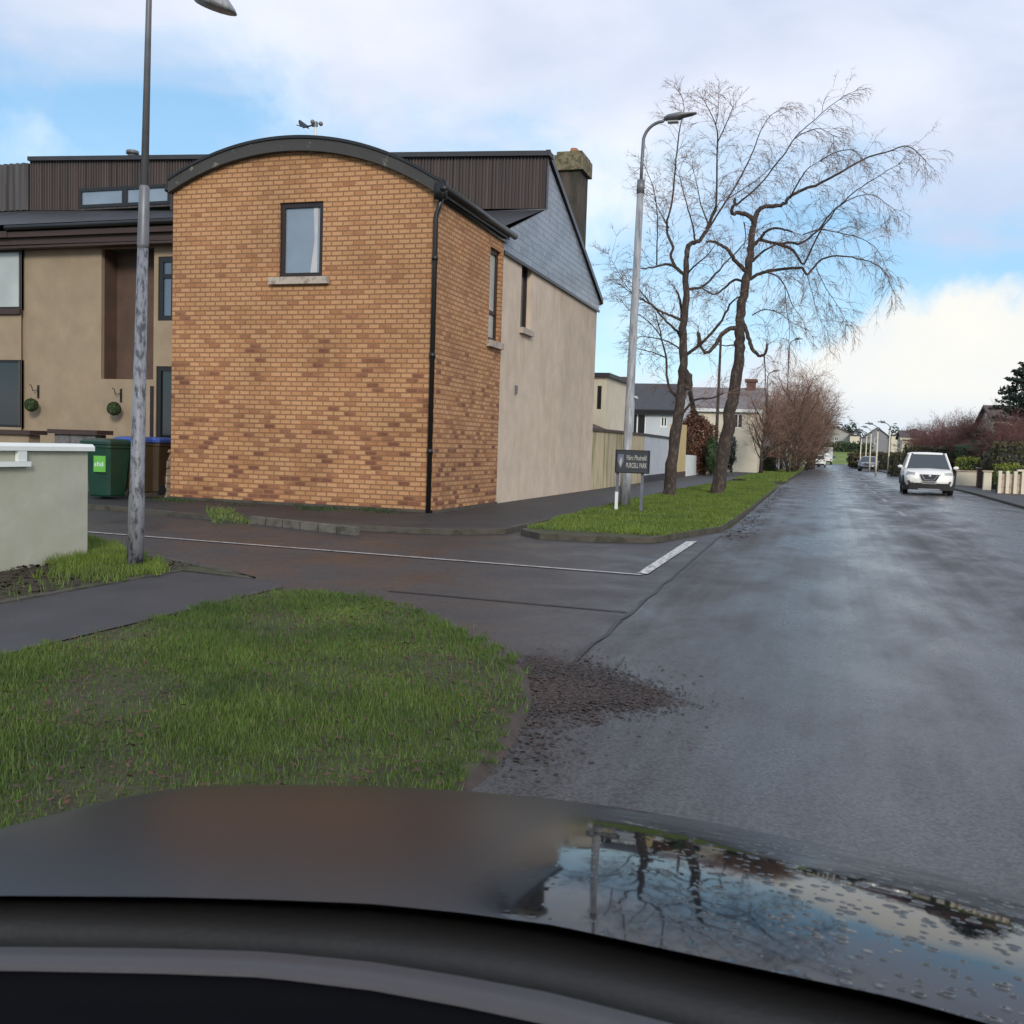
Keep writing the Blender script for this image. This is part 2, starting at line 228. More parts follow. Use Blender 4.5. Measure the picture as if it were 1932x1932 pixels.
# car bonnet paint with water drops
def bonnetmat():
    m=bpy.data.materials.new('wet_black_paint'); m.use_nodes=True; N,L=nodes(m); b=N['Principled BSDF']
    b.inputs['Base Color'].default_value=(.006,.008,.011,1); b.inputs['Roughness'].default_value=.042
    b.inputs['Specular IOR Level'].default_value=.36
    tc=N.new('ShaderNodeTexCoord'); h=None; nrm=None
    for s,thr,st in ((30,.34,.7),(52,.34,.6)):
        v=N.new('ShaderNodeTexVoronoi'); v.inputs['Scale'].default_value=s; L.new(tc.outputs['Object'],v.inputs['Vector'])
        r=N.new('ShaderNodeMapRange'); r.interpolation_type='SMOOTHSTEP'; L.new(v.outputs['Distance'],r.inputs[0]); r.inputs[1].default_value=thr; r.inputs[2].default_value=.03; r.inputs[3].default_value=0; r.inputs[4].default_value=1
        # only some cells hold a drop
        sp=N.new('ShaderNodeSeparateColor'); L.new(v.outputs['Color'],sp.inputs[0]); g=N.new('ShaderNodeMath'); g.operation='GREATER_THAN'; g.inputs[1].default_value=.3; L.new(sp.outputs[0],g.inputs[0])
        mm0=N.new('ShaderNodeMath'); mm0.operation='MULTIPLY'; L.new(r.outputs[0],mm0.inputs[0]); L.new(g.outputs[0],mm0.inputs[1])
        sx_=N.new('ShaderNodeSeparateXYZ'); L.new(tc.outputs['Object'],sx_.inputs[0]); rx_=N.new('ShaderNodeMapRange'); L.new(sx_.outputs[0],rx_.inputs[0]); rx_.inputs[1].default_value=.1; rx_.inputs[2].default_value=.45; rx_.inputs[3].default_value=.05
        mm=N.new('ShaderNodeMath'); mm.operation='MULTIPLY'; L.new(mm0.outputs[0],mm.inputs[0]); L.new(rx_.outputs[0],mm.inputs[1])
        bp=N.new('ShaderNodeBump'); bp.inputs['Strength'].default_value=st; bp.inputs['Distance'].default_value=.002; L.new(mm.outputs[0],bp.inputs['Height'])
        if nrm: L.new(nrm,bp.inputs['Normal'])
        nrm=bp.outputs[0]
    dx=N.new('ShaderNodeSeparateXYZ'); L.new(tc.outputs['Object'],dx.inputs[0]); dr=N.new('ShaderNodeMapRange'); dr.interpolation_type='SMOOTHSTEP'; L.new(dx.outputs[0],dr.inputs[0]); dr.inputs[1].default_value=-.10; dr.inputs[2].default_value=.05; dr.inputs[3].default_value=.30; dr.inputs[4].default_value=.04; L.new(dr.outputs[0],b.inputs['Roughness'])
    L.new(nrm,b.inputs['Normal']); return m
M['bonnet']=bonnetmat()
# ------------------------------------------------------------------ mesh helpers
class MB:
    def __init__(s): s.v=[]; s.f=[]; s.n=0
    def add(s,vs,fs):
        o=s.n; s.v.extend([tuple(p) for p in vs]); s.n+=len(vs); s.f.extend([tuple(i+o for i in f) for f in fs]); return s
    def box(s,a,b):
        x0,y0,z0=[min(a[i],b[i]) for i in range(3)]; x1,y1,z1=[max(a[i],b[i]) for i in range(3)]
        return s.add([(x0,y0,z0),(x1,y0,z0),(x1,y1,z0),(x0,y1,z0),(x0,y0,z1),(x1,y0,z1),(x1,y1,z1),(x0,y1,z1)],
            [(0,3,2,1),(4,5,6,7),(0,1,5,4),(1,2,6,5),(2,3,7,6),(3,0,4,7)])
    def poly_prism(s,pts,z0,z1):   # pts list of (x,y)
        n=len(pts); vs=[(p[0],p[1],z0) for p in pts]+[(p[0],p[1],z1) for p in pts]
        return s.add(vs,[tuple(range(n))[::-1],tuple(range(n,2*n))]+[(i,(i+1)%n,n+(i+1)%n,n+i) for i in range(n)])
    def extr(s,pts,dv):            # 3D polygon extruded by vector
        n=len(pts); dv=Vector(dv); vs=[Vector(p) for p in pts]+[Vector(p)+dv for p in pts]
        return s.add(vs,[tuple(range(n)),tuple(range(n,2*n))[::-1]]+[(i,(i+1)%n,n+(i+1)%n,n+i)[::-1] for i in range(n)])
    def tube(s,pts,rad,k=8,cap=True):
        pts=[Vector(p) for p in pts]; n=len(pts)
        if not hasattr(rad,'__len__'): rad=[rad]*n
        vs=[]; prev=None
        for i,p in enumerate(pts):
            t=(pts[min(i+1,n-1)]-pts[max(i-1,0)]); t=t.normalized() if t.length>1e-9 else Vector((0,0,1))
            a=prev if prev else (Vector((1,0,0)) if abs(t.x)<.8 else Vector((0,1,0)))
            a=(a-t*a.dot(t)); a=a.normalized() if a.length>1e-6 else t.orthogonal().normalized(); prev=a; b=t.cross(a)
            for j in range(k):
                q=2*math.pi*j/k; vs.append(p+(a*math.cos(q)+b*math.sin(q))*rad[i])
        fs=[(i*k+j,i*k+(j+1)%k,(i+1)*k+(j+1)%k,(i+1)*k+j) for i in range(n-1) for j in range(k)]
        if cap: fs+= [tuple(range(k))[::-1],tuple(range((n-1)*k,n*k))]
        return s.add(vs,fs)
    def sphere(s,c,r,a=12,b=8,sc=(1,1,1)):
        c=Vector(c); vs=[];fs=[]
        for i in range(b+1):
            th=math.pi*i/b
            for j in range(a):
                ph=2*math.pi*j/a; vs.append(c+Vector((math.sin(th)*math.cos(ph)*sc[0],math.sin(th)*math.sin(ph)*sc[1],math.cos(th)*sc[2]))*r)
        for i in range(b):
            for j in range(a): fs.append((i*a+j,(i+1)*a+j,(i+1)*a+(j+1)%a,i*a+(j+1)%a))
        return s.add(vs,fs)
    def loft(s,rings,cap=True):
        k=len(rings[0]); vs=[p for r in rings for p in r]
        fs=[(i*k+j,i*k+(j+1)%k,(i+1)*k+(j+1)%k,(i+1)*k+j) for i in range(len(rings)-1) for j in range(k)]
        if cap: fs+=[tuple(range(k))[::-1],tuple(range((len(rings)-1)*k,len(rings)*k))]
        return s.add(vs,fs)
    def build(s,name,m,parent=None,smooth=False,org=None):
        """vertices are in the parent's frame (world for a top-level mesh); org = world origin to take off"""
        me=bpy.data.meshes.new(name); v=np.array(s.v,dtype=np.float64)
        if org is None and parent is not None and parent.get('_w') is not None: org=Vector(parent['_w'])
        if org is not None: v=v-np.array(org)
        me.from_pydata(v.tolist(),[],s.f); me.validate()
        me.materials.append(m)
        uv=me.uv_layers.new(name='UV'); nl=len(me.loops)
        co=np.array([x.co[:] for x in me.vertices]) if org is None else v
        if len(me.vertices)==len(s.v):
            W=np.array(s.v)
            vi=np.zeros(nl,dtype=np.int32); me.loops.foreach_get('vertex_index',vi)
            nf=len(me.polygons); nn=np.zeros(nf*3); me.polygons.foreach_get('normal',nn); nn=np.abs(nn.reshape(-1,3))
            tot=np.zeros(nf,dtype=np.int32); me.polygons.foreach_get('loop_total',tot); ax=np.repeat(nn.argmax(1),tot)
            P=W[vi]; U=np.where(ax==0,P[:,1],P[:,0]); V=np.where(ax==2,P[:,1],P[:,2])
            uv.data.foreach_set('uv',np.stack([U,V],1).ravel().astype(np.float32))
        if smooth: me.polygons.foreach_set('use_smooth',[True]*len(me.polygons))
        o=bpy.data.objects.new(name,me); C.objects.link(o)
        if parent is not None:
            o.parent=parent
            if parent.get('_w') is not None: o['_p']=1
            o['_w']=parent['_w'] if parent.get('_w') is not None else (0,0,0)
        elif org is not None: o.location=org; o['_w']=tuple(org)
        return o
ALL=[]
def thing(name,label,cat,loc,group=None):
    o=bpy.data.objects.new(name,None); C.objects.link(o); o.location=loc; o['_w']=tuple(loc); o.empty_display_size=.3
    o['label']=label; o['category']=cat
    if group: o['group']=group
    return o
def tag(o,label,cat,group=None):
    o['label']=label; o['category']=cat
    if group: o['group']=group
    return o
def struct(name,mb,m,smooth=False,kind='structure'):
    o=mb.build(name,m,None,smooth); o['kind']=kind; return o
def dup(root,loc,rz=0,scale=1,label=None):
    def cp(o,par):
        c=o.copy(); C.objects.link(c); c.parent=par
        for ch in o.children: cp(ch,c)
        return c
    kids=list(root.children); r=root.copy(); C.objects.link(r); r.location=loc; r.rotation_euler=(0,0,rz); r.scale=(scale,)*3
    for ch in kids: cp(ch,r)
    if label: r['label']=label
    return r
# wall with rectangular holes; u along U (2D unit), n = outward normal; coordinates along wall measured from P0
def wall(mb,P0,U,length,z0,topf,holes=(),n=(0,-1),rev=.12,extra=()):
    xs={0,length,*extra}
    for h in holes: xs|={h[0],h[1]}
    xs=sorted(xs); zs=sorted({z0}|{h[2] for h in holes}|{h[3] for h in holes})
    def pt(s,z,d=0): return (P0[0]+U[0]*s-n[0]*d,P0[1]+U[1]*s-n[1]*d,z)
    for a,b in zip(xs[:-1],xs[1:]):
        if b-a<1e-5: continue
        mid=(a+b)/2
        for i,z in enumerate(zs):
            zn=zs[i+1] if i+1<len(zs) else None
            if zn is None: mb.add([pt(a,z),pt(b,z),pt(b,topf(b)),pt(a,topf(a))],[(0,1,2,3)])
            else:
                if any(h[0]<=mid<=h[1] and h[2]<=(z+zn)/2<=h[3] for h in holes): continue
                mb.add([pt(a,z),pt(b,z),pt(b,zn),pt(a,zn)],[(0,1,2,3)])
    for h in holes:
        a,b,c,d=h[:4]
        for (p,q) in (((a,c),(b,c)),((b,c),(b,d)),((b,d),(a,d)),((a,d),(a,c))):
            mb.add([pt(*p),pt(*q),pt(q[0],q[1],rev),pt(p[0],p[1],rev)],[(0,1,2,3)])
def window(root,P0,U,n,h,depth,fm,pm,fw=.06,bars=(),hbars=(),sill=None,sillm=None,label=None,name='window'):
    """frame mesh with a pane below it in the tree"""
    a,b,c,d=h
    def bx(mb,s0,s1,z0,z1,d0,d1):
        p=[(P0[0]+U[0]*s-n[0]*dd,P0[1]+U[1]*s-n[1]*dd,z) for z in (z0,z1) for (s,dd) in ((s0,d0),(s1,d0),(s1,d1),(s0,d1))]
        mb.add(p,[(0,3,2,1),(4,5,6,7),(0,1,5,4),(1,2,6,5),(2,3,7,6),(3,0,4,7)])
    f=MB(); d0,d1=depth-.05,depth+.03
    bx(f,a,a+fw,c,d,d0,d1); bx(f,b-fw,b,c,d,d0,d1); bx(f,a+fw,b-fw,c,c+fw,d0,d1); bx(f,a+fw,b-fw,d-fw,d,d0,d1)
    for s in bars: bx(f,s-fw*.4,s+fw*.4,c+fw,d-fw,d0+.004,d1)
    for z in hbars: bx(f,a+fw,b-fw,z-fw*.4,z+fw*.4,d0+.008,d1)
    fo=f.build(name,fm,root)
    if label: fo['label']=label
    g=MB(); bx(g,a+fw*.6,b-fw*.6,c+fw*.6,d-fw*.6,depth-.005,depth+.015); g.build('pane',pm,fo)
    if sill:
        s=MB(); bx(s,a-sill,b+sill,c-.14,c-.003,-.10,depth-.055); s.build('sill',sillm or M['sill'],fo)
    return fo
def scatter_faces(cs,size,nrm=None,asp=1.0,seed=0):
    """many small leaf quads at centres cs, random orientation -> (verts,faces) arrays"""
    rg=np.random.default_rng(seed); n=len(cs); a=rg.normal(size=(n,3)); 
    if nrm is not None: a=a*.7+nrm
    a/=np.linalg.norm(a,axis=1)[:,None]; t=np.cross(a,rg.normal(size=(n,3))); t/=np.linalg.norm(t,axis=1)[:,None]; b=np.cross(a,t)
    s=(size*rg.uniform(.6,1.3,n))[:,None]; v=np.stack([cs-t*s*asp,cs-b*s*.5,cs+t*s*asp,cs+b*s*.5],1).reshape(-1,3)
    return v,np.arange(4*n).reshape(-1,4)
def npobj(name,v,f,m,parent=None,org=None):
    me=bpy.data.meshes.new(name); v=np.array(v,dtype=np.float32)
    if org is None and parent is not None: org=parent['_w']
    if org is not None: v=v-np.array(org,dtype=np.float32)
    k=f.shape[1]; me.vertices.add(len(v)); me.vertices.foreach_set('co',v.ravel()); me.loops.add(f.size); me.loops.foreach_set('vertex_index',f.ravel().astype(np.int32))
    me.polygons.add(len(f)); me.polygons.foreach_set('loop_start',np.arange(0,f.size,k,dtype=np.int32)); me.polygons.foreach_set('loop_total',np.full(len(f),k,dtype=np.int32))
    me.update(); me.materials.append(m); o=bpy.data.objects.new(name,me); C.objects.link(o)
    if parent is not None: o.parent=parent
    elif org is not None: o.location=org
    return o
# ================================================================== ground
g=MB(); K=64
g.add([(1600*math.cos(2*math.pi*i/K),1600*math.sin(2*math.pi*i/K),-.03) for i in range(K)],[tuple(range(K))]); struct('ground',g,M['ground'])
def lk(y):  # left kerb x
    return np.interp(y,[-30,0,6,17,44,110,250],[-1.5,-1.5,-1.5,-1.65,-1.95,-2.2,-1.5])
def rk(y): return np.interp(y,[-30,20,40,60,110,140,250],[5.3,5.35,5.75,5.5,4.7,4.6,6.5])
ys=[-30,-10,0,6,12,17,24,32,44,60,80,110,140,180,250]
g=MB(); vs=[(lk(y),y,0) for y in ys]+[(rk(y),y,0) for y in ys]; n=len(ys)
g.add(vs,[(i,n+i,n+i+1,i+1) for i in range(n-1)]); struct('road',g,M['road'])
# side road apron (reaches under the verges)
g=MB(); g.add([(-45,8.2,-.004),(-1.9,3,-.004),(-1.30,3,-.004),(-1.30,19,-.004),(-45,19,-.004)],[(0,1,2,3,4)])
struct('side_road',g,M['sideroad'])
g=MB(); 
jy=[6+.35*i for i in range(33)]
for a,b in zip(jy[:-1],jy[1:]):
    fa=lambda y:-1.53-.15*(y-6)/11.2+.012*math.sin(y*5.3)+.008*math.sin(y*13); wd=lambda y:.017+.008*math.sin(y*7.7)
    g.add([(fa(a)-wd(a),a,.004),(fa(a)+wd(a),a,.004),(fa(b)+wd(b),b,.004),(fa(b)-wd(b),b,.004)],[(0,1,2,3)])
g.add([(-3.9,8.62,.005),(-3.9,8.66,.005),(-1.6,8.55,.005),(-1.6,8.50,.005)],[(0,3,2,1)])
struct('road_joint',g,M['tar'])
g=MB(); A=G(165,1004); B=G(1212,1085)
g.add([(-24,13.1,.006),(-24,13.02,.006),(A.x,A.y-.04,.006),(B.x,B.y-.04,.006),(B.x,B.y+.04,.006),(A.x,A.y+.04,.006)],[(0,1,2,3,4,5)])
struct('centre_line_marking',g,M['linethin'])
g=MB()
a=G(1212,1083);b=G(1295,1022);c=G(1318,1022);d=G(1240,1084)
g.add([(a.x-.06,a.y,.008),(d.x-.10,a.y,.008),(c.x-.02,c.y,.008),(b.x,b.y,.008)],[(0,1,2,3)]); struct('stop_line_marking',g,M['linewhite'])
g=MB()
for y in (26,34,42,52,64,80,98): g.add([(1.75,y,.005),(1.87,y,.005),(1.87,y+2.4,.005),(1.75,y+2.4,.005)],[(0,1,2,3)])  # faint pale dashes down the middle of the road
struct('mid_road_dashes',g,stained('pale_road_dash',(.13,.13,.13),(.05,.05,.05),(6,6,6),(.45,.6),.35))
def island(name,pts,top,topm,kerb=True,kname=None):
    g=MB(); n=len(pts); g.add([(p[0],p[1],top) for p in pts],[tuple(range(n))]); struct(name,g,topm)
    if kerb:
        cx=sum(p[0] for p in pts)/n; cy=sum(p[1] for p in pts)/n; g=MB()
        def off(i,d):
            p0=Vector(pts[i-1]); p1=Vector(pts[i]); p2=Vector(pts[(i+1)%n]); t=(p2-p0).normalized(); nn=Vector((t.y,-t.x)); return (p1.x+nn.x*d,p1.y+nn.y*d)
        o=[off(i,.02) for i in range(n)]; q=[off(i,-.08) for i in range(n)]
        for i in range(n):
            j=(i+1)%n
            g.add([(*o[i],-.02),(*o[j],-.02),(*o[j],top+.004),(*o[i],top+.004),(*q[i],top+.004),(*q[j],top+.004),(*q[i],top-.03),(*q[j],top-.03)],[(0,1,2,3),(3,2,5,4),(4,5,7,6)])
        struct(kname or 'kerb',g,M['concrete'])
def gp(*uv,z=.1): return [(lambda p:(p.x,p.y))(G(u,v,z)) for u,v in uv]
near_pts=[(-1.52,-12),(-1.50,0),(-1.46,2.5)]+gp((820,1490),(900,1435),(955,1370),(985,1300),(975,1255),(930,1212),(870,1180),(790,1148),(720,1125),(640,1112),(560,1108),(525,1108),z=.06)+[(-4.72,8.1),(-4.72,-12)]
NT=.03
island('near_verge',near_pts,NT,M['soilgrass'],kerb=False)
g=MB(); cxn=sum(p[0] for p in near_pts)/len(near_pts); cyn=sum(p[1] for p in near_pts)/len(near_pts)
for i in range(len(near_pts)-1):
    p,q=near_pts[i],near_pts[i+1]
    if max(p[1],q[1])<-1 or p[0]<-4.7: continue
    def o_(a): d=Vector((a[0]+2.8,a[1]-5.5)).normalized()*.09 if a[1]>2.6 else Vector((.06,0)); return (a[0]+d.x,a[1]+d.y)
    a,b=o_(p),o_(q); g.add([(*p,NT),(*q,NT),(*b,-.002),(*a,-.002)],[(0,1,2,3)])
struct('verge_edge',g,M['debris'])
path_pts=[(-4.72,-12),(-4.72,8.1),(-4.85,8.35),(-5.85,8.75),(-6.15,8.6),(-6.15,-12)]
g=MB(); g.add([(x,y,.038) for x,y in path_pts],[tuple(range(len(path_pts)))]); struct('footpath',g,M['path'])
strip_pts=[(-6.15,-12),(-6.15,8.6)]+gp((480,1088),(430,1075),(330,1052),(250,1040),(165,1028),z=.06)+[(-14,10.2),(-14,-12)]
island('wall_strip_verge',strip_pts,.045,M['soilgrass'])
# far corner verge + footpath + front strip
far_pts=[(-1.78,18.2)]+[(lk(y)-.06,y) for y in (24,32,40)]+gp((1462,911),(1430,906),(1385,908),z=.1)+[(-4.6,44),(-4.85,36),(-4.9,26),(-4.85,20)]+gp((985,1000),(1020,1008),(1120,1013),(1230,1016),z=.07)+[(-2.1,16.9)]
far_pts=far_pts[::1]
def ccw(p): return p if sum(p[i-1][0]*p[i][1]-p[i][0]*p[i-1][1] for i in range(len(p)))>0 else p[::-1]
far_pts=ccw(far_pts); island('corner_verge',far_pts,.08,M['soilgrass'])
pf=ccw([(-4.87,15.2),(-4.85,20),(-4.9,26),(-4.85,36),(-4.6,44),(-4.6,110),(-7.16,110),(-7.16,17.8),(-13.3,17.8),(-30,17.8),(-30,16.0),(-12.5,15.2),(-9.6,14.5),(-7.4,14.2),(-5.6,14.5)])
island('corner_footpath',pf,.074,M['pathdark'])
g=MB(); g.add([(-30,17.8,.07),(-13.27,17.8,.07),(-13.27,21.6,.07),(-30,21.6,.07)],[(0,1,2,3)]); struct('driveway',g,M['sideroad'])
far2=ccw(gp((1395,903),(1440,909),(1487,908),z=.1)+[(lk(y)-.06,y) for y in (55,70,90,110)]+[(-4.6,110),(-4.6,75),(-4.6,52)])
island('far_verge',far2,.085,M['soilgrass'])
# right pavement
rp=[(rk(y)+.02,y) for y in ys if y>=-10][::-1]; rp=ccw(rp+[(60,-10),(60,250)]); island('right_pavement',rp,.08,M['pathdark'])
zl2=PY(1600,853,208).z; g=MB(); g.add([(-60,188,-.01),(80,188,-.01),(80,208,zl2),(-60,208,zl2)],[(0,1,2,3)]); struct('far_green',g,mat('far_lawn',(.14,.20,.04),.9,.3,.3))
# ------------------------------------------------------------------ grass
from mathutils.geometry import tessellate_polygon
def inside(pts,P):
    x,y=P[:,0],P[:,1]; ins=np.zeros(len(P),bool); j=len(pts)-1
    for i in range(len(pts)):
        xi,yi=pts[i]; xj,yj=pts[j]
        c=((yi>y)!=(yj>y))&(x<(xj-xi)*(y-yi)/(yj-yi+1e-12)+xi); ins^=c; j=i
    return ins
def grass(name,pts,z,n,h,w,bbox,m,seed,lean=.5,dens=None):
    rg=np.random.default_rng(seed); P=np.stack([rg.uniform(bbox[0],bbox[1],n),rg.uniform(bbox[2],bbox[3],n)],1); jt=.05*np.stack([np.sin(P[:,0]*17+P[:,1]*11)+np.sin(P[:,1]*29),np.cos(P[:,1]*19-P[:,0]*13)+np.sin(P[:,0]*31)],1)*(1 if w<.015 else 0); P=P[inside(pts,P+jt)]
    if dens is not None: P=P[rg.uniform(size=len(P))<dens(P)]
    k=len(P); hh=h*rg.uniform(.45,1.25,k)*(1+.35*np.sin(P[:,0]*3.1)*np.sin(P[:,1]*2.3+1)); an=rg.uniform(0,2*np.pi,k); d=np.stack([np.cos(an),np.sin(an),np.zeros(k)],1)
    an2=rg.uniform(0,2*np.pi,k); l=np.stack([np.cos(an2),np.sin(an2)],1)*(hh*lean*rg.uniform(.2,1.2,k))[:,None]
    base=np.concatenate([P,np.full((k,1),z-.005)],1); tip=base+np.concatenate([l,hh[:,None]],1)
    v=np.stack([base-d*w/2,base+d*w/2,tip],1).reshape(-1,3); o=npobj(name,v,np.arange(3*k).reshape(-1,3),m); o['kind']='stuff'; return o
def nn2(P,s,o=0): return .5+.25*(np.sin(P[:,0]*s+o)*np.cos(P[:,1]*s*1.3+2*o)+np.sin(P[:,0]*s*2.3+P[:,1]*s*1.7+o)*.8)
grass('near_grass',near_pts,NT,165000,.045,.008,(-4.85,-1.2,2.2,8.8),M['grass'],1,dens=lambda P:np.clip(nn2(P,2.2)*1.7-.1,.2,1))
grass('post_grass',[(-8.9,10.4),(-8.9,8.6),(-7.3,8.2),(-6.1,6.3),(-6.15,8.4),(-6.9,9.1),(-8.0,9.95)],.058,60000,.085,.010,(-9,-6,6,10.5),M['grassfar'],2,dens=lambda P:np.clip((P[:,1]-7.3)*.7,0.05,1))
grass('corner_grass',far_pts,.08,150000,.06,.022,(-5,-1.6,15.5,50),M['grassfar'],3)
grass('far_grass',far2,.085,30000,.08,.05,(-5,-1.8,50,110),M['grassfar'],4)
wp=gp((385,960),(440,962),(480,990),(400,985),z=.08); grass('kerb_weeds',wp,.074,5000,.08,.02,(-12,-8,12,18),M['grassfar'],5)
wp=[(-13.2,17.75),(-7.3,17.75),(-7.3,17.2),(-9,16.7),(-13.2,17.1)]; grass('wall_foot_weeds',wp,.074,9000,.05,.02,(-13.3,-7.2,16.6,17.8),M['hedge'],6,dens=lambda P:np.clip(nn2(P,1.7,1)*2-.9,0,1))
# fallen leaves
def leaves(name,P,z,size,m,seed):
    rg=np.random.default_rng(seed); cs=np.concatenate([P,(z+rg.uniform(.003,.008 if z<.02 else .016,len(P)))[:,None]],1); nrm=np.tile([0,0,7.0 if z<.02 else 2.5],(len(P),1)); size=size*rg.choice([.5,.8,1.2,1.9],len(P))
    v,f=scatter_faces(cs,size,nrm,.8,seed); o=npobj(name,v,f,m); o['kind']='stuff'; return o
rg=np.random.default_rng(11)
P=np.stack([rg.uniform(-4.7,-1.3,14000),rg.uniform(2.2,8.5,14000)],1); P=P[inside(near_pts,P)]; P=P[rg.uniform(size=len(P))<np.clip(1.3-nn2(P,2.2)*1.5,.08,1)]
leaves('fallen_leaves',P,NT+.018,.0105,leafmat('fresh_dead_leaves',(.11,.045,.018),(.04,.022,.014),.1),12)
def blob(cen,n,sx,sy,rot):
    q=rg.normal(size=(n,2))*[sx,sy]; c,s=math.cos(rot),math.sin(rot); return np.array(cen)+q@np.array([[c,s],[-s,c]])
c1=G(1075,1300); c2=G(1160,1310); c3=G(1000,1400); c4=G(1020,1262)
P=np.concatenate([blob((c1.x,c1.y),11000,.15,.33,.1),blob((c2.x,c2.y),5000,.18,.16,-.3),blob((c1.x+.1,c1.y),300,.35,.6,.1),blob((c3.x,c3.y),500,.10,.25,.2),blob((c4.x,c4.y),1500,.10,.25,.3)])
leaves('kerb_leaf_litter',P,.001,.0115,M['leafbrown'],13)
kl=[]
for y in np.linspace(17,44,60): kl.append(blob((lk(y)+.22,y),34,.13,.3,0))
leaves('gutter_leaf_litter',np.concatenate(kl),.004,.03,M['leafbrown'],14)
P=np.stack([rg.uniform(-7.5,-6.2,2500),rg.uniform(5.5,9,2500)],1); leaves('wall_foot_leaves',P,.06,.022,M['leafbrown'],15)
# ================================================================== corner house
X0=-7.17; YF=17.8; YT=21.6; YB=31.3; XL=-13.0
H=thing('corner_house','large corner house with golden brick barrel-roofed extension, tan front and slate gable','house',(-10,20,0))
zr=6.02
zl=6.30; ap=6.98; mx_=(X0+XL)/2; hw=(X0-XL)/2
def arc(x,top=0):   # arched wall head: circle segment plus slight slope
    s=(x-mx_)/hw; base=zl+(zr-zl)*(s+1)/2; rise=.80; Rr=(1+rise*rise/hw/hw)*hw*hw/2/rise
    return base+math.sqrt(max(Rr*Rr-(x-mx_)**2,0))-(Rr-rise)
# front brick wall
wl=PY(527,450,YF).x; wr_=PY(609,450,YF).x; wt=PY(567,381,YF).z; wb=PY(567,523,YF).z
b=MB(); hole=(wl-XL,wr_-XL,wb,wt)
wall(b,(XL,YF),(1,0),X0-XL,-.1,lambda s:arc(XL+s),[hole],(0,-1),.14,extra=[ (X0-XL)*i/40 for i in range(41)])
# left return and side wall
b.add([(XL,YF,-.1),(XL,YT,-.1),(XL,YT,zl),(XL,YF,zl)],[(0,3,2,1)])
sy0=PX(922,600,X0).y; sy1=PX(942,600,X0).y; st=PX(932,468,X0).z; sb=PX(932,645,X0).z; YE=PX(936,948,X0).y
sh=(sy0-YF,min(sy1,YE-.12)-YF,sb,st)
wall(b,(X0,YF),(0,1),YE-YF,-.1,lambda s:zr-.02,[sh],(1,0),.16)
b.build('brick_wall',M['brick'],H)
fo=window(H,(XL,YF),(1,0),(0,-1),hole,.10,M['darkbrown'],M['paneblue'],.095,sill=.17)
q1=PY(607,500,YF+.1).x-.09; g=MB(); g.extr([(q1-.10,YF+.088,wt-.09),(q1,YF+.088,wt-.09),(q1,YF+.088,wb+.1),(q1-.15,YF+.088,wb+.1),(q1-.07,YF+.088,(wt+wb)/2)],(0,.004,0)); g.build('curtain',M['curtain'],fo)
# inner casement line and a curtain edge
window(H,(X0,YF),(0,1),(1,0),sh,.12,M['darkbrown'],M['panepale'],.09,hbars=(sb+(st-sb)*.32,),sill=.10)  # bright reflections of this side window put into its pale pane colour
# plinth
g=MB(); g.box((XL-.01,YF-.03,0),(X0+.02,YF-.002,.13)); g.box((X0+.002,YF-.03,0),(X0+.03,YE,.12)); g.build('plinth',M['concrete'],H)
# barrel roof, extruded back
xs=[XL-.03+(X0-XL+.15)*i/36 for i in range(37)]
def arcx(x): return arc(min(max(x,XL),X0))-(max(0,XL-x)+max(0,x-X0))*.35
g=MB(); t=.25
rings=[]
for y in (YF-.14,None):
    yf_=lambda x: y if y else max(YE+.02,YT-.35+(arcx(x)+t-6.12)/.353+.1)
    rings.append([(x,yf_(x),arcx(x)+t) for x in xs]+[(x,yf_(x),arcx(x)+.0) for x in xs[::-1]])
g.loft(rings); g.build('barrel_roof',M['fascia'],H,True)
for p in H.children:
    if p.name.startswith('barrel_roof'):
        p.data.polygons.foreach_set('use_smooth',[False]*len(p.data.polygons))
g=MB(); rr=[]
for x in xs: rr.append((x,arcx(x)+t))
vs=[];fs=[]
for i,(x,z) in enumerate(rr): vs+= [(x,YF-.17,z-.02),(x,YF-.17,z+.035),(x,YF-.10,z+.035),(x,YF-.10,z-.02)]
for i in range(len(rr)-1):
    for j in range(4): fs.append((i*4+j,i*4+(j+1)%4,i*4+4+(j+1)%4,i*4+4+j))
g.add(vs,fs); g.build('roof_edge_trim',M['black'],H)
# gutter right side + downpipe + left gutter end
g=MB(); g.tube([(X0+.14,YF-.2,zr+.08),(X0+.14,YE+.35,zr+.10)],.075,10); g.box((X0+.005,YF-.12,zr-.10),(X0+.05,YE+.1,zr+.14)); g.box((X0-.04,YF-.19,zr-.12),(X0+.20,YF-.145,zr+.20))
g.build('gutter',M['black'],H,True)
g=MB(); g.tube([(XL-.07,YF-.12,zl+.06),(XL-.07,YT,zl+.06)],.06,10); g.build('gutter',M['black'],H,True)
dp=PY(828,385,YF); g=MB(); g.tube([(X0+.10,YF-.06,zr+.05),(X0+.02,YF-.09,zr-.25),(X0-.03,YF-.09,zr-.4),(X0-.03,YF-.09,.02)],.048,10)
for z in (1.2,3.0,4.8): g.tube([(X0-.03,YF-.09,z),(X0-.03,YF-.09,z+.09)],.062,10)
g.build('downpipe',M['black'],H,True)
